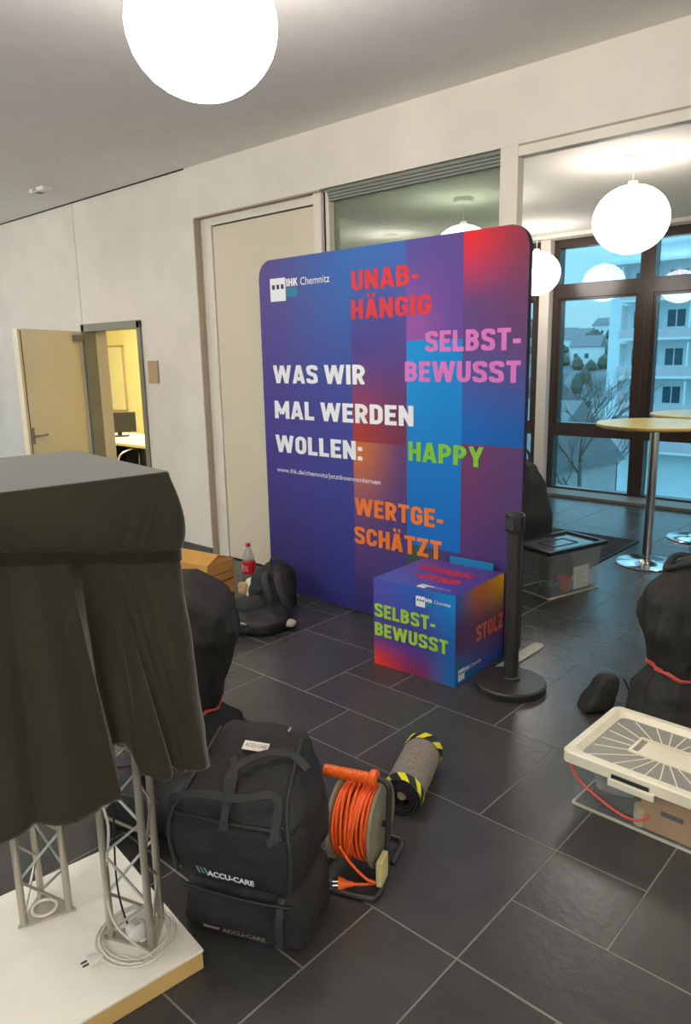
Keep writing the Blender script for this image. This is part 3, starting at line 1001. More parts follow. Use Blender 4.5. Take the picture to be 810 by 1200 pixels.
# ================================================================== PRINTED CUBE
cu = thing('seat_cube', 'printed cardboard cube in blue and purple standing before the banner', 'cube', (-1.912, 2.894, 0), R(2.2))
W_, D_, H_ = 0.51, 0.495, 0.482
MB().box((-W_+.001, .001, 0.0), (-.001, D_-.001, H_-.001)).build('core', 'banner_back', cu)
color_grid('front_face', lambda u, v: (u, 0, v), [
    (-W_, -W_*0.45, H_*0.38, H_, (84, 84, 178), (52, 96, 186), (78, 62, 140), (70, 62, 146)),
    (-W_*0.45, 0, H_*0.38, H_, (52, 96, 186), (24, 132, 206), (70, 62, 146), (40, 100, 176)),
    (-W_, -W_*0.45, 0, H_*0.38, (78, 62, 140), (70, 62, 146), (240, 66, 44), (128, 46, 90)),
    (-W_*0.45, 0, 0, H_*0.38, (70, 62, 146), (40, 100, 176), (128, 46, 90), (26, 110, 184))], 'ink_cube', cu)
color_grid('side_face', lambda u, v: (0, u, v), [
    (0, D_*.5, H_*.5, H_, (60, 100, 180), (196, 108, 34), (90, 56, 100), (100, 58, 92)),
    (D_*.5, D_, H_*.5, H_, (196, 108, 34), (250, 190, 14), (100, 58, 92), (120, 66, 70)),
    (0, D_*.5, 0, H_*.5, (90, 56, 100), (100, 58, 92), (10, 124, 190), (50, 74, 150)),
    (D_*.5, D_, 0, H_*.5, (100, 58, 92), (120, 66, 70), (50, 74, 150), (40, 70, 150))], 'ink_cube', cu)
color_grid('top_face', lambda u, v: (u, v, H_), [
    (-W_, 0, 0, D_, (110, 66, 150), (92, 62, 140), (66, 96, 186), (70, 62, 150))], 'ink_cube', cu)
color_grid('back_face', lambda u, v: (-u, D_, v), [(0, W_, 0, H_, (60, 70, 160), (60, 60, 140), (60, 60, 140), (50, 60, 150))], 'ink_cube', cu)
color_grid('left_face', lambda u, v: (-W_, -u, v), [(-D_, 0, 0, H_, (60, 70, 160), (60, 60, 140), (60, 60, 140), (50, 60, 150))], 'ink_cube', cu)
cx_, cz_ = (1, 0, 0), (0, 0, 1)
block_text('SELBST-', 0.385, 0.075, 't_lime', cu, (-W_+0.008, 0, 0.272), cx_, cz_, 'lettering', 'lime green words')
block_text('BEWUSST', 0.462, 0.075, 't_lime', cu, (-W_+0.008, 0, 0.165), cx_, cz_, 'lettering', 'lime green words')
logo(cu, (-0.235, 0, 0.385), cx_, cz_, 0.056)
block_text('STOLZ', 0.285, 0.088, 't_salmon', cu, (0, 0.205, 0.175), (0, 1, 0), cz_, 'lettering', 'salmon word')
logo(cu, (0, 0.03, 0.018), (0, 1, 0), cz_, 0.062)
block_text('UNAB-', 0.28, 0.085, 't_red', cu, (-0.09, 0.225, H_), (-1, 0, 0), (0, -1, 0), 'lettering', 'red words turned to the back')
block_text('HÄNGIG', 0.33, 0.085, 't_red', cu, (-0.09, 0.36, H_), (-1, 0, 0), (0, -1, 0), 'lettering', 'red words turned to the back')
logo(cu, (-0.245, 0.015, H_), (1, 0, 0), (0, 1, 0), 0.05)
MB().box((-0.335, D_-0.012, H_-0.02), (-0.06, D_-0.004, H_+0.042)).build('lid_flap', 't_cyan', cu, bevel=0.002)['label'] = 'cyan lid flap standing up'

# ================================================================== STANCHION
st = thing('stanchion', 'black belt barrier post on a round base beside the printed cube', 'barrier post', (-1.70, 3.075, 0), R(30))
MB().lathe([(0.172, 0), (0.174, 0.006), (0.174, 0.032), (0.166, 0.040), (0.05, 0.046), (1e-6, 0.046)], 48).build('base', 'black_steel', st, smooth=True, angle=35)
MB().lathe([(0.047, 0.045), (0.044, 0.06), (0.036, 0.066), (0.036, 0.84), (1e-6, 0.84)], 28).build('post', 'black_steel', st, smooth=True, angle=35)
MB().lathe([(0.036, 0.80), (0.040, 0.803), (0.040, 0.893), (0.036, 0.900), (1e-6, 0.900)], 28).build('head', 'black_plastic', st, smooth=True, angle=35)
for k in range(4):
    a = PI/2*k
    o = MB().box((-0.028, 0.030, 0.812), (0.028, 0.047, 0.888)).build('belt_slot', 'black_plastic', st, bevel=0.004)
    o.rotation_euler = (0, 0, a)
bl = MB().box((-0.026, 0.047, 0.822), (0.026, 0.056, 0.878)).build('belt_end', 'black_web', st, bevel=0.003)
bl.rotation_euler = (0, 0, R(150))

# ================================================================== BACK ROOM FURNITURE
def bar_table(name, x, y, label):
    t = thing(name, label, 'table', (x, y, 0), 0, 'round bar tables at the window')
    MB().lathe([(0.228, 0), (0.23, 0.006), (0.225, 0.012), (0.06, 0.022), (0.045, 0.035), (1e-6, 0.035)], 48).build('base', 'chrome', t, smooth=True, angle=40)
    MB().lathe([(0.035, 0.03), (0.035, 1.06), (1e-6, 1.06)], 24).build('column', 'chrome', t, smooth=True, angle=40)
    MB().lathe([(0.03, 1.045), (0.12, 1.06), (0.12, 1.068), (1e-6, 1.068)], 24).build('bracket', 'chrome', t)
    MB().lathe([(0.40, 1.068), (0.428, 1.078), (0.43, 1.088), (0.428, 1.096)], 64).build('edge', 'table_edge', t, smooth=True, angle=40)
    MB().lathe([(0.428, 1.094), (0.425, 1.099), (1e-6, 1.099)], 64).build('tabletop', 'table_top', t, smooth=True, angle=40)
    return t
bar_table('bar_table', -1.99, 5.69, 'tall round bar table with pale yellow top, the nearer one by the window')
bar_table('bar_table', -1.95, 6.72, 'second tall bar table behind the nearer one, mostly cut off at the picture edge')

mt = thing('floor_mat', 'dark rectangular entrance mat lying on the tiles behind the clear bin', 'mat', (-3.1, 5.6, 0))
MB().box((-0.82, -0.72, 0), (0.82, 0.72, 0.010)).build('rim', 'rubber', mt, bevel=0.003)
MB().box((-0.79, -0.69, 0.009), (0.79, 0.69, 0.013)).build('pile', 'floor_mat', mt)

def tub(parent, hx, hy, h, taper=0.9, t=0.003, mat_='tub', name='tub', z0=0.0):
    mb = MB()
    def ring(sx, sy, z, r=0.035, n=5):
        p = []
        for qx, qy, a0 in ((1, 1, 0), (-1, 1, PI/2), (-1, -1, PI), (1, -1, 1.5*PI)):
            for k in range(n+1):
                a = a0+PI/2*k/n
                p.append((qx*(sx-r)+r*math.cos(a), qy*(sy-r)+r*math.sin(a), z))
        return p
    rings = [ring(hx*taper, hy*taper, z0), ring(hx, hy, z0+h), ring(hx+0.014, hy+0.014, z0+h), ring(hx+0.014, hy+0.014, z0+h-0.015)]
    inner = [ring(hx-t, hy-t, z0+h), ring(hx*taper-t, hy*taper-t, z0+t)]
    n = len(rings[0])
    allr = [inner[1], inner[0]]+[rings[1]]
    seq = [rings[3], rings[2], rings[1], rings[0]]
    vs = [p for r in seq for p in r]
    fs = []
    for i in range(len(seq)-1):
        for j in range(n):
            fs.append((i*n+j, i*n+(j+1) % n, (i+1)*n+(j+1) % n, (i+1)*n+j))
    fs.append(tuple((len(seq)-1)*n+j for j in range(n)))
    mb.add(vs, fs)
    return mb.build(name, mat_, parent, smooth=True, angle=40)

# --- clear bin by the passage
bb = thing('storage_bin', 'clear plastic bin with black rimmed lid and a plant inside, behind the post', 'bin', (-2.25, 4.69, 0), math.atan2(0.51, 0.15))
tub(bb, 0.265, 0.17, 0.315, 0.93)
def frame_rect(hx, hy, w, z0, z1, mb=None):
    mb = mb or MB()
    mb.box((-hx, -hy, z0), (hx, -hy+w, z1)).box((-hx, hy-w, z0), (hx, hy, z1)).box((-hx, -hy+w, z0), (-hx+w, hy-w, z1)).box((hx-w, -hy+w, z0), (hx, hy-w, z1))
    return mb
frame_rect(0.285, 0.19, 0.028, 0.316, 0.344).build('lid_rim', 'dark_lid', bb, bevel=0.004)
M['lid_shiny'] = mat('lid_shiny', (84, 88, 90), 0.07, var=0.2, vscale=9, spec=0.8)
MB().box((-0.257, -0.162, 0.320), (0.257, 0.162, 0.330)).build('lid_panel', 'lid_shiny', bb)
frame_rect(0.12, 0.07, 0.006, 0.330, 0.334).build('lid_rib', 'dark_lid', bb)
# contents, each a thing of its own
def place_in(local, root=bb):
    a = root.rotation_euler.z
    return (root.location.x+local[0]*math.cos(a)-local[1]*math.sin(a), root.location.y+local[0]*math.sin(a)+local[1]*math.cos(a), root.location.z+local[2])
ya = bb.rotation_euler.z
p = thing('flower_pot', 'small coral plant pot inside the clear bin', 'pot', place_in((-0.02, -0.085, 0.012)))
MB().lathe([(0.036, 0), (0.048, 0.085), (0.052, 0.085), (0.052, 0.10), (0.045, 0.10), (0.043, 0.09), (1e-6, 0.09)], 20).build('pot', 'flower_pot', p, smooth=True, angle=40)
p = thing('green_plant', 'bushy artificial green sprig lying in the clear bin', 'plant', place_in((-0.15, -0.04, 0.02)))
pr = random.Random(3)
mb = MB()
for k in range(46):
    a, e = pr.uniform(0, 2*PI), pr.uniform(0.1, 1.2)
    L = pr.uniform(0.04, 0.075)
    d = Vector((math.cos(a)*math.cos(e), math.sin(a)*math.cos(e), math.sin(e)))
    s = d.cross(Vector((0, 0, 1))).normalized()*0.012
    q = Vector((pr.uniform(-.02, .02), pr.uniform(-.03, .03), 0.02))
    mb.add([q, q+d*L*0.5+s, q+d*L, q+d*L*0.5-s], [(0, 1, 2, 3)])
mb.build('foliage', 'leafy', p)['kind'] = 'stuff'
MB().tube([(0, 0, 0), (0, 0, 0.06)], 0.006, 6).build('stem', 'leafy', p)
p = thing('booklet', 'white printed booklet leaning inside the clear bin', 'booklet', place_in((0.11, -0.115, 0.015)), ya)
MB().box((-0.075, -0.006, 0), (0.075, 0.006, 0.155)).build('cover', 'paper', p, bevel=0.001)
mb = MB()
for k in range(9):
    mb.box((-0.06, -0.0075, 0.025+0.013*k), (0.06-0.02*((k*7) % 4), -0.006, 0.029+0.013*k))
mb.build('printed_lines', 'grey_cloth', p)
p = thing('folded_cloth', 'dark grey cloth filling the upper part of the clear bin', 'cloth', place_in((0.05, 0.055, 0.02)), ya)
softbox((0.15, 0.075, 0.10), 3.5, 10, 0.02, 9, 4.0).build('cloth', 'black_fabric2', p, smooth=True).location = (0, 0, 0.115)
p = thing('yellow_pouch', 'small ochre pouch at the far end of the clear bin', 'pouch', place_in((0.205, -0.075, 0.015)), ya)
softbox((0.022, 0.03, 0.06), 3.5, 6, 0.006, 20, 2.0).build('pouch', 'table_edge', p, smooth=True).location = (0, 0, 0.062)

# --- dark coat / cover behind the banner edge
t = thing('garment_bag', 'black draped bag standing behind the right edge of the banner', 'bag', (-2.70, 4.98, 0.013), R(15))
def gb(u, v):
    a = 2*PI*u
    rx, ry = lerp_table([(0, .20, .13), (.1, .21, .14), (.45, .22, .15), (.75, .17, .11), (.92, .10, .07), (1, .0, .0)], v)
    f = 1+0.06*math.sin(5*a+1)*math.sin(PI*v)
    return (rx*f*math.cos(a), ry*f*math.sin(a), 0.86*v)
MB().grid(gb, 40, 24, True).build('cover', 'black_fabric2', t, smooth=True)
MB().tube(spline([(-0.05, 0, .83), (-0.03, 0, .90), (0.03, 0, .90), (0.05, 0, .83)], 5), 0.010, 6).build('handle', 'black_web', t)

# ================================================================== HOODED BLACK BAGS
def hood_bag(name, label, x, y, yaw, tab, seed, tie_z, tie_r, flip=1, top=0.78, slump=0.0):
    t = thing(name, label, 'bag', (x, y, 0), yaw, 'black hooded transport bags')
    def fn(u, v):
        a = 2*PI*u
        rx, ry, ex, cx = lerp_table(tab, v)
        ca, sa = math.cos(a), math.sin(a)
        k = (abs(ca)**ex+abs(sa)**ex)**(-1/ex)
        fold = 0.0
        near = math.exp(-((v*top-tie_z)/0.16)**2)
        fold += 0.055*near*math.sin(9*a+seed)+0.03*math.sin(4*a+6*v+seed)*min(1, 3*(1-v))
        fold += 0.08*fbm((ca, sa, v*2.2), 1.6, seed)*min(1, 4*(1-v))
        q3 = (ca*2.2, sa*2.2, v*3.2)
        fold += 0.075*(0.45-abs(noise.noise(Vector((q3[0]+seed, q3[1], q3[2]*1.2)))*2))*min(1, 4*(1-v))
        fold += 0.030*(0.45-abs(noise.noise(Vector((q3[0]*2.3+seed, q3[1]*2.3, q3[2]*1.6)))*2))*min(1, 4*(1-v))
        fold += 0.018*(0.4-abs(noise.noise(Vector((q3[0]*4.5, q3[1]*4.5+seed, q3[2]*3.0)))*2))*min(1, 4*(1-v))
        f = 1+fold
        px_ = cx+rx*k*ca*f
        slope = slump*max(0.0, px_-0.04)*max(0.0, v-0.55)/0.45
        return (px_, ry*k*sa*f, max(0.0, top*v-slope+0.03*(1-abs(2*v-1))*fbm((ca*1.3, sa*1.3, v), 1.5, seed+3)))
    MB().grid(fn, 120, 70, True).build('cover', 'hood', t, smooth=True)
    rc = []
    for k in range(40):
        a = 2*PI*k/40
        q = fn(k/40, tie_z/top)
        rc.append((q[0]*1.03, q[1]*1.03, tie_z+0.012*math.sin(a*2+seed)))
    MB().tube(rc, 0.0065, 6, True).build('tie_cord', 'red_cord', t, smooth=True)['label'] = 'red tie cord'
    rc2 = [(q[0]*1.02, q[1]*1.02, q[2]-0.022*math.sin(2*PI*k/40+seed)-0.01) for k, q in enumerate(rc)]
    MB().tube(rc2, 0.005, 6, True).build('tie_cord', 'red_cord', t, smooth=True)['label'] = 'red tie cord'
    # crumpled collar on top
    MB().tube(spline([(0.06, -0.05, top-0.04), (-0.06, -0.07, top-0.02), (-0.12, 0.0, top-0.06), (-0.05, 0.07, top-0.02), (0.06, 0.05, top-0.035)], 6), 0.020, 8, flat=(1, .6)).build('collar', 'hood', t, smooth=True)
    # flap seam
    MB().tube(spline([(-0.05, -0.165, 0.66), (-0.06, -0.185, 0.5), (-0.045, -0.165, 0.33)], 6), 0.006, 6).build('zip', 'black_plastic', t, smooth=True)
    return t
tabR = [(0, .235, .20, 2.6, 0), (.05, .235, .20, 2.6, 0), (.20, .20, .17, 2.4, 0), (.335, .150, .13, 2.2, 0), (.42, .175, .14, 2.3, 0), (.62, .215, .165, 2.6, 0), (.75, .205, .16, 2.8, .0), (.9, .145, .12, 2.6, .02), (.97, .09, .075, 2.2, .03), (1, 0, 0, 2, .03)]
hood_bag('transport_bag', 'black hooded bag tied with red cord behind the cream lidded bin', -0.93, 3.26, R(38), tabR, 1.3, 0.26, 0.15)
tabL = [(0, .30, .25, 2.4, 0.0), (.05, .29, .24, 2.4, 0), (.18, .21, .18, 2.2, 0), (.30, .125, .12, 2.1, 0), (.40, .15, .14, 2.2, 0), (.6, .19, .17, 2.6, 0), (.80, .22, .19, 4.0, 0), (.93, .205, .18, 6.0, 0), (.985, .19, .165, 6.0, 0), (1, 0, 0, 2, 0)]
hood_bag('transport_bag', 'black hooded bag tied with red cord behind the draped stand', -2.40, 1.635, R(40), tabL, 4.1, 0.245, 0.13, top=0.79, slump=0.55)
t = thing('folded_pouch', 'small folded black pouch on the tiles beside the hooded bag and cream bin', 'pouch', (-1.268, 3.150, 0), R(50))
softbox((0.060, 0.055, 0.085), 5.0, 14, 0.010, 14, 2.2, deform=lambda q: (q.x*(1-2.5*q.z)+0.45*(q.z), q.y*(1-3*q.z), q.z*1.0), floor=-0.08).build('pouch', 'hood', t, smooth=True, angle=40).location = (0, 0, 0.08)
MB().tube(spline([(0.075, -0.06, 0.17), (0.10, -0.075, 0.10), (0.09, -0.08, 0.02)], 5), 0.012, 6, flat=(1, .3)).build('strap', 'black_web', t)

# --- low black duffel on the floor behind the truss
t = thing('duffel_bag', 'limp black duffel bag lying on the tiles behind the white base plate', 'bag', (-2.10, 1.33, 0), R(30))
softbox((0.30, 0.16, 0.11), 3.0, 16, 0.03, 6, 6.0, floor=-0.105).build('body', 'black_fabric2', t, smooth=True).location = (0, 0, 0.105)
MB().tube(spline([(-0.15, -0.13, 0.15), (-0.10, -0.17, 0.20), (0.08, -0.18, 0.19), (0.14, -0.14, 0.14)], 6), 0.012, 6, flat=(1, .35)).build('handle', 'black_web', t)
MB().tube(spline([(-0.26, -0.02, 0.19), (0, 0.0, 0.225), (0.26, 0.01, 0.185)], 6), 0.005, 6).build('zip', 'black_plastic', t)

# ================================================================== CARDBOARD BOX, BOTTLE, SNACK, BACKPACKS
cb_ = thing('cardboard_box', 'closed brown cardboard box on the floor below the wall socket', 'box', (-4.165, 3.04, 0), R(8))
mb = MB()
mb.box((-0.19, -0.13, 0), (0.19, 0.13, 0.25))
mb.build('body', 'cardboard', cb_, bevel=0.003)
# roof-like half open flaps
MB().add([(-0.19, -0.13, 0.25), (0.19, -0.13, 0.25), (0.185, -0.01, 0.305), (-0.185, -0.01, 0.305)], [(0, 1, 2, 3)]).build('flap', 'cardboard', cb_, thick=0.004)
MB().add([(-0.19, 0.13, 0.25), (0.19, 0.13, 0.25), (0.185, 0.0, 0.30), (-0.185, 0.0, 0.30)], [(0, 1, 2, 3)]).build('flap', 'cardboard', cb_, thick=0.004)
MB().add([(0.188, -0.13, 0.25), (0.188, 0.13, 0.25), (0.16, 0.0, 0.298)], [(0, 1, 2)]).build('end_flap', 'cardboard', cb_, thick=0.004)
mb = MB()
for k in range(4):
    mb.box((-0.175+0.028*k, -0.132, 0.19), (-0.155+0.028*k, -0.130, 0.212))
    mb.box((-0.175+0.028*k, -0.132, 0.16), (-0.160+0.028*k, -0.130, 0.178))
mb.build('printed_marks', 'cardboard_dk', cb_)
MB().box((-0.02, -0.132, 0.13), (0.11, -0.130, 0.20)).build('address_label', 'paper', cb_)
MB().box((0.190, -0.12, 0.10), (0.1915, 0.12, 0.115)).box((0.190, -0.12, 0.165), (0.1915, 0.12, 0.172)).build('side_print', 'cardboard_dk', cb_)

bo = thing('cola_bottle', 'clear plastic soft drink bottle with red label and red cap by the banner', 'bottle', (-4.02, 3.36, 0))
MB().lathe([(0.026, 0), (0.036, 0.006), (0.039, 0.03), (0.038, 0.10), (0.039, 0.11), (0.039, 0.185), (0.036, 0.20), (0.036, 0.235), (0.022, 0.285), (0.0125, 0.31), (0.0125, 0.325), (1e-6, 0.325)], 24).build('body', 'pet', bo, smooth=True)
MB().lathe([(0.0395, 0.105), (0.0398, 0.107), (0.0398, 0.20), (0.0395, 0.202)], 24).build('label_band', 'red_label', bo, smooth=True)
MB().lathe([(0.0145, 0.322), (0.0150, 0.324), (0.0150, 0.345), (0.013, 0.348), (1e-6, 0.348)], 16).build('cap', 'red_cap', bo, smooth=True, angle=40)
mb = MB()
for k in range(3):
    mb.tube([(0.0402*math.cos(a), 0.0402*math.sin(a), 0.135+0.018*k+0.007*math.sin(9*a+k)) for a in [R(-150+4*i) for i in range(26)]], 0.0016, 4)
mb.build('script_print', 't_white', bo)
bo.scale = (1.22, 1.22, 0.92)

sn = thing('snack_bag', 'crumpled clear bakery bag with white paper beside the cardboard box', 'bag', (-3.80, 3.20, 0), R(20))
softbox((0.075, 0.055, 0.075), 2.6, 12, 0.018, 16, 3.0, floor=-0.07).build('paper_bag', 'paper', sn, smooth=True).location = (0.02, 0, 0.07)
softbox((0.035, 0.022, 0.05), 3.0, 8, 0.012, 18, 5.0).build('bread', 'bread', sn, smooth=True).location = (-0.05, -0.045, 0.07)
softbox((0.03, 0.02, 0.055), 2.4, 8, 0.012, 18, 8.0).build('wrapper', 'paper_pink', sn, smooth=True).location = (0.055, -0.05, 0.075)

bp_ = thing('backpack', 'black backpack with shoulder strap leaning at the foot of the banner', 'backpack', (-3.53, 3.155, 0), R(25))
softbox((0.15, 0.09, 0.145), 5.0, 18, 0.026, 9, 2.7, deform=lambda q: (q.x*(1-0.25*max(q.z, 0)/0.145), q.y+0.12*q.z, q.z), floor=-0.14).build('body', 'black_fabric', bp_, smooth=True).location = (0, 0, 0.14)
MB().tube(spline([(0.06, -0.06, 0.26), (0.09, -0.13, 0.22), (0.13, -0.15, 0.12), (0.16, -0.12, 0.02)], 6), 0.026, 8, flat=(1, .3)).build('shoulder_strap', 'black_web', bp_, smooth=True)
MB().tube(spline([(-0.02, -0.06, 0.26), (-0.01, -0.12, 0.22), (0.03, -0.15, 0.12), (0.04, -0.13, 0.02)], 6), 0.024, 8, flat=(1, .3)).build('shoulder_strap', 'black_web', bp_, smooth=True)
mb = MB()
for k in range(3):
    mb.tube([(-0.10+0.014*k, -0.118, 0.06), (-0.09+0.014*k, -0.118, 0.11)], 0.003, 5)
mb.build('pale_stripes', 'foot', bp_)
MB().tube(spline([(-0.03, 0.03, 0.275), (-0.02, 0.03, 0.32), (0.04, 0.03, 0.32), (0.05, 0.03, 0.27)], 6), 0.010, 6).build('grab_handle', 'black_web', bp_, smooth=True)

jk = thing('jacket', 'dark jacket with grey lining heaped on the tiles before the backpack', 'jacket', (-3.40, 2.77, 0), R(40))
softbox((0.30, 0.17, 0.075), 2.6, 22, 0.04, 6, 9.0, floor=-0.055).build('cloth', 'black_fabric2', jk, smooth=True).location = (0, 0, 0.055)
softbox((0.20, 0.09, 0.05), 2.4, 14, 0.03, 8, 12.0).build('upper_fold', 'black_fabric', jk, smooth=True).location = (-0.06, 0.06, 0.115)
softbox((0.075, 0.035, 0.028), 2.4, 10, 0.014, 14, 5.0).build('grey_lining', 'grey_cloth', jk, smooth=True).location = (0.26, -0.07, 0.05)
MB().tube(spline([(-0.16, -0.17, 0.09), (-0.06, -0.185, 0.105), (0.03, -0.18, 0.09), (0.10, -0.16, 0.07)], 6), 0.007, 6).build('piping', 'foot', jk, smooth=True)
MB().box((-0.235, -0.165, 0.05), (-0.19, -0.150, 0.125)).build('reflective_tab', 'foot', jk)

# ================================================================== ROLLED CARPET
rc_ = thing('rolled_carpet', 'rolled grey carpet runner edged with yellow black hazard tape', 'carpet', (-1.537, 2.045, 0), R(22))
RAD = 0.075
L_ = 0.178
def cyl_band(r, y0, y1, n=40, z=RAD):
    mb = MB()
    mb.grid(lambda u, v: (r*math.cos(2*PI*u), y0+(y1-y0)*v, z+r*math.sin(2*PI*u)), n, 1, True)
    return mb
cyl_band(RAD, -L_, L_).build('carpet', 'carpet', rc_, smooth=True)
# spiral end
for s in (-1, 1):
    mb = MB()
    turns = 4.2
    n = 150
    pin, pout = [], []
    for i in range(n+1):
        a = 2*PI*turns*i/n
        r = 0.024+(RAD-0.003-0.024)*i/n
        pin.append((r*math.cos(a), r*math.sin(a)))
        r2 = r+0.0085
        pout.append((min(r2, RAD-0.0005)*math.cos(a), min(r2, RAD-0.0005)*math.sin(a)))
    vs = [(x, s*(L_-0.001), RAD+z) for x, z in pin]+[(x, s*(L_-0.001), RAD+z) for x, z in pout]+[(x, s*(L_-0.05), RAD+z) for x, z in pin]+[(x, s*(L_-0.05), RAD+z) for x, z in pout]
    m_ = n+1
    fs = []
    for i in range(n):
        fs += [(i, i+1, m_+i+1, m_+i), (i, 2*m_+i, 2*m_+i+1, i+1), (m_+i, m_+i+1, 3*m_+i+1, 3*m_+i)]
    mb.add(vs, fs)
    mb.build('rolled_edge', 'rubber', rc_)
    cyl_band(RAD+0.0022, s*L_, s*(L_-0.048)).build('tape', 'hazard_k', rc_, smooth=True)
    for k in range(7):
        a0 = 2*PI*k/7+0.2
        mb = MB()
        mb.grid(lambda u, v: ((RAD+0.0032)*math.cos(a0+0.40*u+0.40*v), s*(L_-0.001-0.046*v), RAD+(RAD+0.0032)*math.sin(a0+0.40*u+0.40*v)), 5, 5)
        mb.build('tape_stripe', 'hazard_y', rc_, smooth=True)
MB().tube([(0, -L_+0.02, RAD), (0, L_-0.02, RAD)], 0.018, 12).build('core', 'reveal', rc_)

# ================================================================== CABLE REEL
cr = thing('cable_reel', 'orange extension cable reel with orange grip beside the black bags', 'cable reel', (-1.417, 1.604, 0), R(21))
RX = 0.062
ZC = 0.165
def xring(prof, n=40, z=ZC):   # lathe around the local x axis
    return Matrix(((0, 0, 1, 0), (1, 0, 0, 0), (0, 1, 0, z), (0, 0, 0, 1)))
for s in (-1, 1):
    mb = MB().lathe([(0.012, s*RX), (0.128, s*RX), (0.134, s*(RX+0.002)), (0.136, s*(RX+0.007)), (0.132, s*(RX+0.012)), (0.10, s*(RX+0.012)), (0.09, s*(RX+0.017)), (0.05, s*(RX+0.017)), (0.012, s*(RX+0.013))], 48, mtx=xring(None))
    mb.build('flange', 'drum', cr, smooth=True, angle=35)
MB().lathe([(0.07, -RX), (0.07, RX)], 32, mtx=xring(None)).build('drum', 'drum', cr, smooth=True)
# wound cable: two layers of loops
for lay, (rr, nn) in enumerate(((0.106, 11), (0.117, 10))):
    for k in range(nn):
        x = -RX+0.008+(2*RX-0.016)*k/(nn-1)
        wob = [rnd.uniform(-0.0025, 0.0025) for _ in range(6)]
        loop = []
        for i in range(48):
            a = 2*PI*i/48
            r2 = rr+0.002*math.sin(3*a+k)+0.0015*math.sin(5*a+2*k)
            xx = x+0.003*math.sin(a+k*1.3)+0.004*math.sin(2*a+k*0.7)*lay
            loop.append((max(-RX+.006, min(RX-.006, xx)), r2*math.cos(a), ZC+r2*math.sin(a)))
        MB().tube(loop, 0.0052, 7, True).build('cable_loop', 'orange_cable', cr, smooth=True)
# frame
fr_pts = spline([(0.03, 0.0, 0.318), (0.075, 0.0, 0.318), (0.098, -0.005, 0.300), (0.100, -0.01, 0.24), (0.100, -0.03, 0.12), (0.100, -0.05, 0.015)], 7)
MB().tube(fr_pts, 0.0095, 10).build('frame_tube', 'black_steel', cr, smooth=True)
MB().tube(spline([(0.100, -0.05, 0.012), (0.100, -0.14, 0.010), (0.06, -0.16, 0.010), (-0.06, -0.16, 0.010), (-0.10, -0.14, 0.010), (-0.10, 0.13, 0.010), (-0.06, 0.15, 0.010), (0.06, 0.15, 0.010), (0.10, 0.13, 0.010), (0.100, 0.02, 0.010)], 6), 0.0095, 8).build('foot_frame', 'black_steel', cr, smooth=True)
MB().tube([(-0.1, 0, 0.012), (-0.1, 0, ZC)], 0.010, 8).build('side_strut', 'black_steel', cr)
MB().tube([(-0.1, 0, ZC), (0.104, 0, ZC)], 0.010, 10).build('axle', 'black_plastic', cr)
o = MB().box((0.088, -0.115, 0.02), (0.108, -0.045, 0.105)).build('end_bracket', 'pale_yellow', cr, bevel=0.004)
gp = []
rs = []
for i in range(40):
    x = -0.125+0.16*i/39
    gp.append((x, 0, 0.318))
    rs.append(0.0185+0.0012*(1 if i % 3 else -1))
MB().tube(gp, rs, 14).build('grip', 'orange', cr, smooth=True)
MB().lathe([(0.022, 0.035), (0.027, 0.038), (0.027, 0.056), (0.022, 0.06), (1e-6, 0.06)], 18, mtx=xring(None, z=0.322)).build('grip_collar', 'orange', cr, smooth=True, angle=40)
tail = spline([(-0.03, -0.121, 0.14), (0.01, -0.124, 0.09), (0.06, -0.125, 0.050), (0.085, -0.118, 0.038), (0.06, -0.120, 0.026), (0.020, -0.130, 0.024)], 8)
MB().tube(tail, 0.0052, 8).build('cable_tail', 'orange_cable', cr, smooth=True)
d_ = Vector((-0.95, -0.32, 0)).normalized()
q = Vector((0.020, -0.130, 0.024))
MB().tube([q, q+d_*0.02, q+d_*0.040, q+d_*0.048], [0.007, 0.011, 0.021, 0.022], 16).build('plug', 'orange', cr, smooth=True, angle=40)
q = q+d_*0.048
e = Vector((-d_.y, d_.x, 0))*0.009
for s_ in (-1, 1):
    MB().tube([q+e*s_, q+e*s_+d_*0.018], 0.0028, 8).build('pin', 'chrome', cr)

# ================================================================== CREAM LIDDED BIN
cb2 = thing('storage_bin', 'clear plastic bin with cream ribbed lid and red handle at the picture edge', 'bin', (-0.775, 2.552, 0), R(-1.5))
tub(cb2, 0.268, 0.208, 0.208, 0.955)
frame_rect(0.257, 0.200, 0.006, 0.0005, 0.010).build('foot_rim', 'lid', cb2)
frame_rect(0.2465, 0.1585, 0.005, 0.0005, 0.010, None).build('foot_rim', 'lid', bb)
lidz = 0.209
mb = MB()
def rr(hx, hy, r=0.03, n=5):
    p = []
    for qx, qy, a0 in ((1, 1, 0), (-1, 1, PI/2), (-1, -1, PI), (1, -1, 1.5*PI)):
        for k in range(n+1):
            a = a0+PI/2*k/n
            p.append((qx*(hx-r)+r*math.cos(a), qy*(hy-r)+r*math.sin(a)))
    return p
prof = [(0.272, 0.212, -0.028), (0.292, 0.232, -0.028), (0.292, 0.232, 0.010), (0.286, 0.226, 0.016), (0.262, 0.202, 0.016), (0.240, 0.180, -0.004)]
rings = [[(x, y, lidz+z) for x, y in rr(a, b)] for a, b, z in prof]
n = len(rings[0])
fs = []
for i in range(len(rings)-1):
    for j in range(n):
        fs.append((i*n+j, i*n+(j+1) % n, (i+1)*n+(j+1) % n, (i+1)*n+j))
mb.add([p for r in rings for p in r], fs)
mb.build('lid_rim', 'lid_solid', cb2, smooth=True, angle=35)
MB().prism(rr(0.241, 0.181), lidz-0.006, lidz-0.003).build('lid_panel', 'lid_film', cb2)
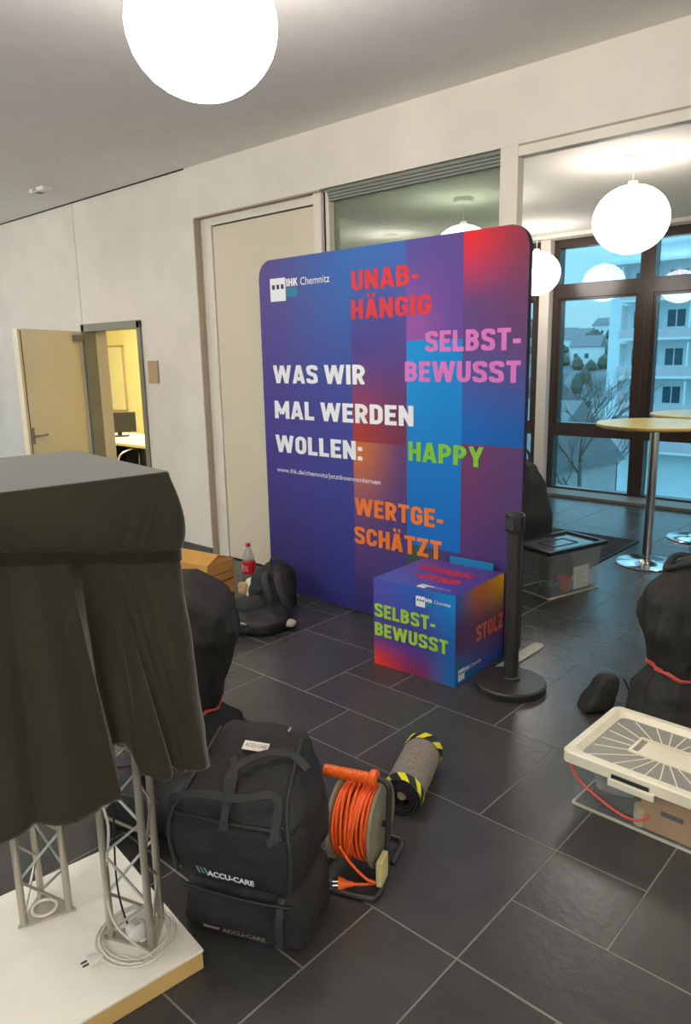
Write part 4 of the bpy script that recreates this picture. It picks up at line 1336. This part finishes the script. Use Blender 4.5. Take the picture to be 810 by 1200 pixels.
for k in range(22):
    a = 2*PI*k/22+0.1
    ca, sa = math.cos(a), math.sin(a)
    e = min(0.232/abs(ca) if abs(ca) > 1e-6 else 9, 0.172/abs(sa) if abs(sa) > 1e-6 else 9)
    i_ = min(0.115/abs(ca) if abs(ca) > 1e-6 else 9, 0.062/abs(sa) if abs(sa) > 1e-6 else 9)
    MB().tube([(ca*i_, sa*i_, lidz-0.003), (ca*e, sa*e, lidz-0.003)], 0.0025, 5).build('lid_rib', 'lid_solid', cb2)
frame_rect(0.115, 0.062, 0.010, lidz-0.003, lidz+0.006).build('label_frame', 'lid_solid', cb2, bevel=0.002)
MB().box((-0.085, -0.048, lidz-0.003), (0.105, 0.050, lidz+0.001)).build('label_plate', 'lid_solid', cb2)
MB().box((-0.10, -0.238, lidz-0.020), (0.03, -0.2315, lidz-0.008)).build('latch_slot', 'black_plastic', cb2)
o = MB().prism([(-0.11, -0.245), (0.05, -0.245), (0.05, -0.232), (-0.11, -0.232)], lidz-0.05, lidz-0.022).build('latch', 'lid_solid', cb2, bevel=0.004)
MB().tube(spline([(-0.262, -0.216, 0.19), (-0.258, -0.218, 0.165), (-0.22, -0.222, 0.12), (-0.13, -0.222, 0.075), (-0.05, -0.222, 0.052), (0.0, -0.222, 0.06), (0.03, -0.222, 0.09)], 7), 0.0048, 8).build('handle_bail', 'red_cord', cb2, smooth=True)['label'] = 'red bail handle'
MB().box((-0.262, -0.222, 0.176), (0.262, -0.210, 0.184)).build('rim_band', 'red_cord', cb2)['label'] = 'red band under the lid'
def in2(l): return place_in(l, cb2)
p = thing('tan_carton', 'tan carton with dark slot inside the cream lidded bin', 'box', in2((0.085, -0.095, 0.006)), R(-1.5))
MB().box((-0.10, -0.08, 0), (0.13, 0.12, 0.165)).build('body', 'tan', p, bevel=0.003)
MB().box((-0.03, -0.083, 0.075), (0.045, -0.080, 0.092)).build('slot', 'black_plastic', p)
p = thing('grey_pouch', 'grey and black gear pouch at the left inside the cream lidded bin', 'pouch', in2((-0.13, -0.095, 0.006)), R(-1.5))
softbox((0.080, 0.085, 0.055), 3.0, 10, 0.014, 12, 3.3).build('pouch', 'grey_cloth', p, smooth=True).location = (0, 0, 0.115)
softbox((0.08, 0.09, 0.035), 3.0, 8, 0.01, 12, 6.3).build('lower_pouch', 'black_fabric', p, smooth=True).location = (0.0, 0, 0.036)
p = thing('paper_roll', 'small cream paper roll in front of the gear inside the bin', 'roll', in2((-0.018, -0.158, 0.008)), R(-1.5))
MB().lathe([(0.008, 0), (0.024, 0), (0.024, 0.07), (0.008, 0.07)], 16).build('roll', 'pale_yellow', p, smooth=True, angle=40)
MB().lathe([(0.0245, 0.02), (0.0245, 0.04)], 16).build('band', 'paper', p, smooth=True)
p = thing('black_adapter', 'black power adapter lying on the carton inside the cream lidded bin', 'adapter', in2((0.11, -0.10, 0.171)), R(10))
MB().box((-0.05, -0.03, 0), (0.05, 0.03, 0.022)).build('body', 'black_plastic', p, bevel=0.004)
MB().tube(spline([(0.05, 0, 0.012), (0.08, 0.02, 0.01), (0.09, 0.06, 0.006)], 5), 0.003, 6).build('lead', 'black_plastic', p)

# ================================================================== STACKED BLACK BAGS
BAG_YAW = R(23.5)
BAG_O = Vector((-1.457, 1.113, 0))     # middle of the front edge on the floor
def bag_thing(name, label, z):
    return thing(name, label, 'bag', (BAG_O.x, BAG_O.y, z), BAG_YAW, 'stacked black carry bags')
low = bag_thing('carry_bag', 'lower black carry bag of the stack, pressed flat under the upper one', 0)
def low_def(q):
    return (q.x*(1+0.06*(-q.z/0.1)), q.y, q.z)
softbox((0.192, 0.14, 0.093), 6.0, 26, 0.012, 9, 1.5, deform=low_def, floor=-0.091).build('body', 'black_fabric', low, smooth=True).location = (0, 0.14, 0.0915)
MB().tube(spline([(-0.17, -0.004, 0.165), (-0.06, -0.020, 0.175), (0.06, -0.020, 0.172), (0.17, -0.004, 0.165)], 8), 0.006, 6).build('zip', 'black_plastic', low, smooth=True)
MB().tube(spline([(0.135, 0.012, 0.18), (0.142, -0.028, 0.145), (0.14, -0.030, 0.09), (0.142, -0.024, 0.05)], 6), 0.012, 8, flat=(1, .35)).build('strap', 'black_web', low, smooth=True)
M['print_dim'] = mat('print_dim', (128, 112, 108), 0.7)
text('ACCU-CARE', 0.135, 0.013, 'print_dim', low, (-0.035, -0.030, 0.062), (1, 0, 0), (0, -.06, 1), 'lettering', 0.03)
MB().add([(-0.095, -0.029, 0.062), (-0.045, -0.029, 0.062), (-0.045, -0.029, 0.070), (-0.095, -0.029, 0.070)], [(0, 1, 2, 3)]).build('logo_mark', 'print_dim', low)

up = bag_thing('carry_bag', 'upper black carry bag with white lettering, label and carry handles', 0.190)
UH = 0.385
def up_def(q):
    # top slopes down towards the front, belly bulges a little
    x, y, z = q
    t = (z+UH/2)/UH
    yb = (y+0.155)/0.31
    zz = z
    if t > 0.5:
        zz = z - (1-yb)*0.155*(t-0.5)*2
    x2 = x*(1.0+0.03*math.sin(PI*t))*(1-0.26*max(0, t-0.45)/0.55*(0.25+0.75*yb))-0.012*max(0, t-0.4)
    return (x2, y-0.02*math.sin(PI*min(1, t*1.3))*(1-yb), zz)
softbox((0.190, 0.150, UH/2), 8.0, 36, 0.011, 9, 3.2, deform=up_def).build('body', 'black_fabric', up, smooth=True).location = (0, 0.135, UH/2)
def up_pt(x, y, z, off=0.0):
    v = Vector(up_def(Vector((x, y-0.135, z-UH/2))))
    return Vector((v.x, v.y+0.135+off, v.z+UH/2))
# piping / zip runs along the edges
def edge_run(pts, r=0.006, name='piping', m_='black_web'):
    return MB().tube(spline([up_pt(*p) for p in pts], 6), r, 6).build(name, m_, up, smooth=True)
edge_run([(-0.172, -0.012, 0.03), (-0.180, -0.012, 0.15), (-0.180, -0.008, 0.32), (-0.172, 0.06, 0.392), (-0.17, 0.22, 0.394)])
edge_run([(0.172, -0.012, 0.03), (0.180, -0.012, 0.15), (0.180, -0.008, 0.32), (0.172, 0.06, 0.392), (0.17, 0.22, 0.394)])
edge_run([(-0.17, -0.019, 0.318), (-0.06, -0.023, 0.315), (0.06, -0.023, 0.315), (0.17, -0.019, 0.318)], 0.006, 'zip', 'black_plastic')
# slope helper: point on the sloping top, s 0 front .. 1 back
def top_pt(x, s, lift=0.0):
    y = -0.0+0.27*s
    z = 0.385-0.155*(1-((y-0.135)+0.155)/0.31)
    return Vector((x, y, z+lift))
# label and zip pulls
a, b, c, d = top_pt(-0.045, 0.60, .010), top_pt(0.035, 0.60, .010), top_pt(0.035, 0.70, .010), top_pt(-0.045, 0.70, .010)
MB().add([a, b, c, d], [(0, 1, 2, 3)]).build('white_label', 'paper', up, thick=0.001)
dd = (d-a).normalized()
M['print_grey'] = mat('print_grey', (150, 120, 116), 0.7)
text('ACCU-CARE', 0.07, 0.012, 'print_grey', up, a+(b-a)*0.08+(d-a)*0.35, (b-a), (d-a), 'label_print', 0.02)
MB().tube([top_pt(0.075, 0.86, .012), top_pt(0.080, 0.90, .014)], 0.004, 6).build('zip_pull', 'chrome', up)
# carry handles (webbing loops) over the sloping top
def strap(pts, wdt=0.012, name='handle'):
    P_ = spline(pts, 8)
    vs, fs = [], []
    for i, p in enumerate(P_):
        a_ = P_[max(i-1, 0)]
        b_ = P_[min(i+1, len(P_)-1)]
        d_ = (b_-a_).normalized()
        nrm = Vector((0, -0.5, 0.85)).normalized()
        s = d_.cross(nrm).normalized()*wdt
        vs += [p-s, p+s]
    for i in range(len(P_)-1):
        fs.append((2*i, 2*i+1, 2*i+3, 2*i+2))
    return MB().add(vs, fs).build(name, 'black_web', up, smooth=False, thick=0.002)
strap([up_pt(0.14, -0.02, 0.20, -.008), up_pt(0.15, -0.02, 0.31, -.012), top_pt(0.12, 0.12, .03), top_pt(0.02, 0.02, .035), top_pt(-0.08, 0.03, .03), top_pt(-0.16, 0.0, .02), up_pt(-0.215, 0.03, 0.29, -.01)])
strap([top_pt(0.175, 0.50, .012), top_pt(0.11, 0.60, .02), top_pt(0.03, 0.52, .028), top_pt(-0.035, 0.28, .034), top_pt(-0.02, 0.06, .04), up_pt(-0.0, -0.025, 0.27, -.015)], 0.011)
strap([top_pt(-0.06, 0.50, .012), top_pt(-0.03, 0.30, .03), top_pt(-0.01, 0.12, .04), up_pt(-0.005, -0.025, 0.285, -.02)], 0.010)
strap([up_pt(-0.20, 0.02, 0.27), Vector((-0.255, 0.02, 0.27)), Vector((-0.285, 0.01, 0.285)), Vector((-0.25, 0.03, 0.235)), up_pt(-0.20, 0.03, 0.24)], 0.022, 'side_strap')
strap([up_pt(0.165, -0.022, 0.30, -.006), up_pt(0.14, -0.024, 0.25, -.006), up_pt(0.125, -0.024, 0.20, -.006)], 0.012, 'side_strap')
text('ACCU-CARE', 0.142, 0.017, 't_white', up, (-0.058, -0.050, 0.064), (1, 0, -0.02), (0, -0.05, 1), 'lettering', 0.035)
M['logo_teal'] = mat('logo_teal', (110, 150, 150), 0.6)
mb = MB()
for k in range(3):
    x = -0.095+0.012*k
    mb.add([(x, -0.0500, 0.085), (x+0.006, -0.0500, 0.085), (x+0.016, -0.0495, 0.066), (x+0.010, -0.0495, 0.066)], [(0, 1, 2, 3)])
mb.build('logo_mark', 'logo_teal', up)

# ================================================================== DRAPED DISPLAY ON TRUSS LEGS
DY = R(-7.75)
dr = thing('draped_stand', 'truss legged display stand under a black cloth cover on a white base', 'stand', (-1.80, 0.740, 0), DY)
HX, HY = 0.297, 0.30
MB().slot('plate').box((-HX, -HY, 0.052), (HX, HY, 0.062)).slot('plate_side').box((-HX+.002, -HY+.002, 0.0), (HX-.002, HY-.002, 0.052)).build('base_plate', None, dr, bevel=0.003)
def loc_of(wx, wy):
    dx, dy = wx+1.80, wy-0.74
    return (dx*math.cos(DY)+dy*math.sin(DY), -dx*math.sin(DY)+dy*math.cos(DY))
TOPZ = 1.20
def truss(cors):
    q = [Vector((*loc_of(*c), 0)) for c in cors]
    tr_ = MB()
    z0 = 0.064
    tri = [(p.x, p.y) for p in q]
    ctr = (q[0]+q[1]+q[2])/3
    root = MB().prism([tuple(((p-ctr)*1.28+ctr)[:2]) for p in q], z0-0.002, z0+0.006).build('truss_foot', 'alu', dr)
    MB().tube([(ctr.x+0.034*math.cos(2*PI*k/24), ctr.y+0.034*math.sin(2*PI*k/24), z0+0.008) for k in range(24)], 0.005, 6, True).build('foot_ring', 'paper', root)
    for p in q:
        MB().tube([(p.x, p.y, z0), (p.x, p.y, TOPZ)], 0.0105, 12).build('chord', 'alu', dr, smooth=True, angle=40)
    for f in range(3):
        a_, b_ = q[f], q[(f+1) % 3]
        n_ = 9
        st_ = (TOPZ-z0-0.04)/n_
        for k in range(n_):
            za = z0+0.02+st_*k
            s_, e_ = (a_, b_) if k % 2 == 0 else (b_, a_)
            MB().tube([(s_.x, s_.y, za), (e_.x, e_.y, za+st_)], 0.0042, 6).build('brace', 'alu', dr)
truss([(-1.696, 0.853), (-1.576, 0.905), (-1.650, 0.985)])
truss([(-2.000, 0.797), (-1.885, 0.826), (-1.930, 0.712)])
MB().box((-HX+0.02, -HY+0.02, 1.20), (HX-0.02, HY-0.02, 1.365)).build('display_box', 'plate', dr)

# the cloth: a tube of cloth round the top with a pinch at the belt and folds below it
ZT, ZB = 1.388, 1.215
def face_coord(u):
    """u 0..1 round the rectangle starting at the right face's near end; returns x, y, nx, ny, side, s"""
    per = 4*(HX+HY)
    s = (u % 1.0)*per
    if s < 2*HY: return HX, -HY+s, 1, 0, 0, s/(2*HY)
    s -= 2*HY
    if s < 2*HX: return HX-s, HY, 0, 1, 1, s/(2*HX)
    s -= 2*HX
    if s < 2*HY: return -HX, HY-s, -1, 0, 2, s/(2*HY)
    s -= 2*HY
    return -HX+s, -HY, 0, -1, 3, s/(2*HX)
def round_rect(u, e, r):
    # rectangle grown by e with corner radius r, sampled by angle-free walk
    hx, hy = HX+e, HY+e
    r = min(r, hx, hy)
    segs = [('l', (hx, -hy+r), (hx, hy-r)), ('a', (hx-r, hy-r), 0), ('l', (hx-r, hy), (-hx+r, hy)), ('a', (-hx+r, hy-r), PI/2),
            ('l', (-hx, hy-r), (-hx, -hy+r)), ('a', (-hx+r, -hy+r), PI), ('l', (-hx+r, -hy), (hx-r, -hy)), ('a', (hx-r, -hy+r), 1.5*PI)]
    lens = []
    for sg in segs:
        lens.append(math.dist(sg[1], sg[2]) if sg[0] == 'l' else r*PI/2)
    s = (u % 1.0)*sum(lens)
    for sg, L in zip(segs, lens):
        if s <= L or sg is segs[-1]:
            t = s/L if L else 0
            if sg[0] == 'l':
                x = sg[1][0]+(sg[2][0]-sg[1][0])*t
                y = sg[1][1]+(sg[2][1]-sg[1][1])*t
                dx, dy = sg[2][0]-sg[1][0], sg[2][1]-sg[1][1]
                l = math.hypot(dx, dy) or 1
                return x, y, dy/l, -dx/l
            a = sg[2]+PI/2*t
            return sg[1][0]+r*math.cos(a), sg[1][1]+r*math.sin(a), math.cos(a), math.sin(a)
        s -= L
# the belt sits higher on the near side; the hem hangs in lobes with an inverted pleat between them
def belt_z(y):
    return 1.240-0.185*y
def hem(u):
    x, y = round_rect(u, 0.05, 0.05)[:2]
    if x > 0.2:
        return lerp_table([(-0.35, .62), (-0.14, .655), (-0.06, .642), (0.02, .632), (0.062, .632), (0.075, .72), (0.10, .74), (0.115, .675), (0.17, .645), (0.20, .655), (0.22, .635), (0.27, .63), (0.36, .60)], y)[0]
    return 0.63+0.04*math.sin(u*40)
# crease lines on the right face: (y at belt, y at hem, depth, width at belt, width at hem)
CREASES = [(0.072, 0.088, -0.110, 0.022, 0.024), (0.026, 0.064, 0.040, 0.010, 0.010), (0.118, 0.110, 0.048, 0.010, 0.012),
           (0.150, 0.205, -0.040, 0.006, 0.011), (0.176, 0.235, -0.016, 0.006, 0.010), (0.165, 0.185, 0.018, 0.012, 0.03), (-0.005, 0.02, -0.014, 0.006, 0.02),
           (-0.05, -0.05, 0.020, 0.02, 0.05), (-0.10, -0.13, -0.025, 0.008, 0.018), (0.235, 0.275, 0.014, 0.015, 0.03), (0.215, 0.25, -0.014, 0.006, 0.012), (-0.2, -0.24, -0.03, 0.01, 0.03)]
def folds(u, v):
    x, y = round_rect(u, 0.05, 0.05)[:2]
    f = 0.0
    if x > 0.2:
        for y0, y1, dep, w0, w1 in CREASES:
            c = y0+(y1-y0)*v
            w = w0+(w1-w0)*v
            t = abs(y-c)/w
            f += dep*(0.12+0.88*min(1, v*1.6))*math.exp(-t*t/(t+0.35))
    else:
        f = 0.02*math.sin(u*75)*min(1, v*2)
    return f + 0.004*fbm((x*3, y*3, v*1.5), 2.5, 2.0)
def cover(u, v):
    # v: 0 belt .. 1 hem
    e = 0.018+0.040*v**0.9
    x, y, nx, ny = round_rect(u, e, 0.05+0.04*v)
    f = folds(u, v)
    zb = belt_z(y)
    z = zb+(hem(u)-zb)*v
    return (x+nx*f, y+ny*f, z)
UPC = [(0.185, 0.255, -0.012, 0.012), (0.215, 0.285, -0.014, 0.010), (0.150, 0.215, -0.010, 0.010), (-0.02, -0.16, -0.012, 0.014), (-0.055, -0.20, -0.010, 0.012), (0.24, 0.30, -0.010, 0.01)]
def upper(u, v):
    # v: 0 belt .. 1 top edge
    bul = 0.018*(1-v)+0.019*math.sin(PI*v**0.75)
    x, y, nx, ny = round_rect(u, bul, 0.05*(1-v)+0.008)
    f = 0.002*math.sin(u*120+3*math.sin(u*17))*(1-v)**3
    if x > 0.2:
        for y0, y1, dep, w in UPC:
            t = abs(y-(y0+(y1-y0)*v))/w
            f += dep*(1-v)**0.7*math.exp(-t*t/(t+0.3))
    zb = belt_z(y)
    return (x+nx*f, y+ny*f, zb+(ZT-zb)*v - 0.004*v)
MB().grid(cover, 520, 44, True).build('cloth_skirt', 'drape', dr, smooth=True, thick=0.003)
MB().grid(upper, 420, 22, True).build('cloth_top', 'drape', dr, smooth=True)
MB().prism(rr(HX+0.001, HY+0.001, 0.010, 3), ZT-0.012, ZT).build('cloth_lid', 'drape', dr, bevel=0.005)
def beltf(u, v):
    x, y, nx, ny = round_rect(u, 0.0235, 0.05)
    return (x, y, belt_z(y)-0.016+0.030*v+0.002*math.sin(u*60))
MB().grid(beltf, 160, 2, True).build('belt', 'drape_belt', dr, smooth=False, thick=0.0015)
# cable on the base
p0 = loc_of(-1.64, 0.90)
co = MB()
pts = []
for k in range(60):
    a = 2*PI*k/20
    r = 0.105+0.012*math.sin(a*0.37)
    pts.append((p0[0]+r*math.cos(a)*1.0, p0[1]+r*math.sin(a)*0.95, 0.070+0.0035*(k/20)+0.003*math.sin(a*3)))
cbx = thing('power_cable', 'coiled cream power cable with plug at the foot of the near truss', 'cable', (-1.80, 0.74, 0), DY)
MB().tube(pts, 0.0038, 6).build('coil', 'cord_white', cbx, smooth=True)
MB().tube(spline([pts[0], (p0[0]-0.02, p0[1]-0.05, 0.12), (p0[0]-0.045, p0[1]-0.055, 0.25), (p0[0]-0.03, p0[1]-0.04, 0.42), (p0[0]-0.05, p0[1]-0.06, 0.56), (p0[0]-0.04, p0[1]-0.05, 0.75)], 8), 0.004, 6).build('riser', 'cord_white', cbx, smooth=True)
pg = loc_of(-1.645, 0.775)
MB().tube(spline([pts[-1], (pg[0]+0.03, pg[1]+0.06, 0.072), (pg[0], pg[1]+0.02, 0.070)], 6), 0.0038, 6).build('lead', 'cord_white', cbx, smooth=True)
MB().tube([(pg[0], pg[1]+0.02, 0.078), (pg[0], pg[1]-0.01, 0.080), (pg[0], pg[1]-0.02, 0.080)], [0.007, 0.015, 0.016], 12).build('plug', 'white_plastic', cbx, smooth=True, angle=40)
for s in (-1, 1):
    MB().tube([(pg[0]+s*0.007, pg[1]-0.02, 0.080), (pg[0]+s*0.007, pg[1]-0.036, 0.080)], 0.0025, 6).build('pin', 'black_steel', cbx)
bk = thing('lead_wire', 'thin black wire hanging down inside the near truss leg', 'wire', (-1.80, 0.74, 0), DY)
MB().tube(spline([(p0[0]-0.02, p0[1]+0.0, 0.74), (p0[0]-0.025, p0[1]-0.02, 0.5), (p0[0]-0.035, p0[1]-0.03, 0.25), (p0[0]-0.02, p0[1]-0.02, 0.12), (p0[0]+0.03, p0[1]-0.01, 0.075)], 8), 0.0028, 6).build('wire', 'black_plastic', bk, smooth=True)
ad = thing('wall_adapter', 'white power adapter sitting between the chords of the near truss', 'adapter', (*Vector((-1.80, 0.74)), 0), DY)
softbox((0.022, 0.028, 0.024), 4, 8).build('body', 'white_plastic', ad, smooth=True).location = (p0[0]+0.012, p0[1]-0.005, 0.097)
MB().box((p0[0]-0.006, p0[1]-0.012, 0.119), (p0[0]+0.022, p0[1]+0.004, 0.122)).build('rating_plate', 'grey_cloth', ad)

# ================================================================== OUTSIDE
GZ = -10.5
g = struct(MB().box((-400, 8.5, GZ-1), (200, 420, GZ)).build('ground', 'earth'))
bl_ = thing('apartment_block', 'pale blue apartment block with stacked balconies beyond the window', 'building', (-25.2, 60, 0))
bl_['kind'] = 'structure'
MB().box((0, 0, GZ), (22, 14, 9.4)).build('wall', 'facade', bl_)
MB().box((-0.5, -0.6, 9.4), (22.5, 14.5, 9.75)).build('roof', 'facade2', bl_)
MB().box((-0.8, -1.5, 8.0), (22.2, 0.05, 8.22)).build('canopy', 'facade2', bl_)
for k, z in enumerate((5.15, 2.25, -0.65, -3.55, -6.45)):
    MB().box((1.35, -1.35, z), (20, 0, z+0.20)).build('balcony_slab', 'facade2', bl_)
    if k != 1:
        MB().box((1.35, -1.35, z+0.20), (20, -1.25, z+0.95)).build('parapet', 'parapet', bl_)
    else:
        MB().box((1.35, -1.35, z+0.20), (20, -1.25, z+0.85)).build('parapet', 'parapet', bl_)
    for i in range(7):
        x = 1.9+2.6*i
        wf = MB().box((x, -0.06, z+0.9), (x+1.5, 0.02, z+2.35)).build('window', 'facade2', bl_)
        MB().box((x+0.1, -0.08, z+1.0), (x+0.7, -0.06, z+2.25)).box((x+0.8, -0.08, z+1.0), (x+1.4, -0.08+0.02, z+2.25)).build('pane', 'far_glass', wf)
    for i in range(7):
        x = 1.35+2.6*i
        MB().box((x, -1.3, z+0.2), (x+0.12, 0, z+2.7)).build('divider', 'facade2', bl_)
# hill with houses
hl = MB()
def hillf(u, v):
    x = -330+420*u
    y = 150+190*v
    h = GZ+ (26+7*math.sin(u*9)+5*math.sin(u*23+1))*math.sin(PI*0.5*v)**1.2 + 2.5*fbm((u*9, v*6, 0), 1.5, 3)
    return (x, y, h)
hl.grid(hillf, 70, 24)
h_ = struct(hl.build('hill', 'hill', smooth=True))
hr = random.Random(11)
def house(name, x, y, z, wx, wy, hz, label, wallm='facade2', group='houses on the hillside'):
    t = thing(name, label, 'house', (x, y, z), hr.uniform(-.3, .3), group)
    t['kind'] = 'structure'
    MB().box((-wx/2, -wy/2, -2), (wx/2, wy/2, hz)).build('wall', wallm, t)
    e = 0.4
    MB().add([(-wx/2-e, -wy/2-e, hz), (wx/2+e, -wy/2-e, hz), (wx/2+e, wy/2+e, hz), (-wx/2-e, wy/2+e, hz), (-wx/2-e, 0, hz+wy*0.42), (wx/2+e, 0, hz+wy*0.42)],
             [(0, 1, 5, 4), (2, 3, 4, 5), (0, 4, 3), (1, 2, 5), (0, 3, 2, 1)]).build('roof', 'roof_tile', t)
    for i in range(max(2, int(wx/3))):
        for j in range(max(1, int(hz/2.8))):
            xx = -wx/2+1+i*3
            MB().box((xx, -wy/2-0.06, 0.8+j*2.8), (xx+1.1, -wy/2+0.02, 2.1+j*2.8)).build('window', 'far_glass', t)
    return t
for k in range(34):
    u = 0.30+0.0135*k+hr.uniform(-.005, .005)
    v = (0.25, 0.42, 0.58, 0.74)[k % 4]+hr.uniform(-.05, .05)
    q = hillf(u, v)
    house('hill_house', q[0], q[1], q[2], hr.uniform(7, 11), hr.uniform(6, 8), hr.uniform(3.5, 5.5), 'white house with grey roof on the hillside beyond the window')
house('grey_house', -22.6, 40, GZ, 9, 9, 5.6, 'grey roofed house between the bare trees below the window', 'fence', 'houses below the window')
house('grey_house', -37.0, 62, GZ, 12, 10, 7.0, 'wide pale house further back beyond the bare trees', 'facade2', 'houses below the window')
# woods between the houses
wd = MB()
for k in range(420):
    u, v = hr.uniform(0.25, 0.8), hr.uniform(0.05, 0.95)
    q = hillf(u, v)
    h_t, r_t = hr.uniform(3, 6.5), hr.uniform(1.4, 2.6)
    wd.lathe([(r_t*0.5, 0), (r_t, h_t*0.35), (r_t*0.75, h_t*0.7), (0.01, h_t)], 6, (q[0], q[1], q[2]-0.5))
o = wd.build('hillside_woods', 'bush')
tag(o, 'dark woods scattered over the hillside between the houses', 'trees', kind='stuff')
# bare trees
def bare_tree(x, y, z, h, seed, label):
    t = thing('bare_tree', label, 'tree', (x, y, z), 0, 'bare winter trees')
    r_ = random.Random(seed)
    tk = MB().tube([(0, 0, 0), (0.05, 0, h*0.3), (0, 0.05, h*0.55)], [h*0.014, h*0.011, h*0.008], 8).build('trunk', 'bark', t, smooth=True)
    mb = MB()
    def br(p, d, L, r, lv):
        e = p+d*L
        m_ = p+d*L*0.5+Vector((r_.uniform(-1, 1), r_.uniform(-1, 1), r_.uniform(-.3, .6)))*L*0.06
        mb.tube([p, m_, e], [r, r*0.8, r*0.55], 4)
        if lv == 0: return
        for _ in range(3 if lv > 1 else 4):
            nd = (d+Vector((r_.uniform(-1, 1), r_.uniform(-1, 1), r_.uniform(-.25, .75)))*0.75).normalized()
            br(p+d*L*r_.uniform(0.45, 1.0), nd, L*r_.uniform(0.5, 0.75), r*0.55, lv-1)
    for k in range(7):
        a = 2*PI*k/7+r_.uniform(-.3, .3)
        d = Vector((math.cos(a)*0.6, math.sin(a)*0.6, 0.8)).normalized()
        br(Vector((0, 0, h*r_.uniform(0.28, 0.55))), d, h*0.24, h*0.0048, 4)
    o = mb.build('branches', 'bark', t)
    o['kind'] = 'stuff'
    return t
bare_tree(-17.2, 38.0, GZ, 12.0, 2, 'tall bare tree before the apartment block')
bare_tree(-24.5, 49.0, GZ, 12.0, 5, 'slimmer bare tree left of the tall one outside')
bare_tree(-22.8, 57.0, GZ, 8.0, 9, 'bare tree standing further back beside the grey house')
for k, (x, y, r, l) in enumerate(((-31, 66, 3.2, 'dark evergreen bush far left of the bare trees outside'), (-36, 74, 3.8, 'big dark evergreen bush behind the pale house'),
        (-13.6, 29.5, 1.2, 'low evergreen bush before the garden wall outside'), (-17.2, 41.5, 1.3, 'low evergreen bush behind the garden wall outside'))):
    t = thing('evergreen_bush', l, 'bush', (x, y, GZ), 0, 'evergreen bushes outside')
    mb = MB()
    fr_ = random.Random(k)
    for q_ in range(260):
        d = Vector((fr_.gauss(0, 1), fr_.gauss(0, 1), fr_.gauss(0, 1))).normalized()
        c = d*r*fr_.uniform(0.6, 1.0)
        a_ = Vector((fr_.uniform(-1, 1), fr_.uniform(-1, 1), fr_.uniform(-1, 1))).normalized()*r*0.2
        b_ = a_.cross(d).normalized()*r*0.11
        mb.add([c-a_, c+b_, c+a_, c-b_], [(0, 1, 2, 3)])
    o = mb.build('foliage', 'bush', t)
    o.location = (0, 0, r*1.1)
    MB().tube([(0, 0, 0), (0, 0, r)], r*0.08, 6).build('trunk', 'bark', t)
fn_ = thing('garden_wall', 'long grey garden wall outside below the window', 'wall', (-19, 33, GZ))
fn_['kind'] = 'structure'
MB().box((-6, 0, 0), (6, 0.25, 3.6)).build('wall', 'fence', fn_)
MB().box((-6.1, -0.05, 3.6), (6.1, 0.3, 3.8)).build('coping', 'facade2', fn_)
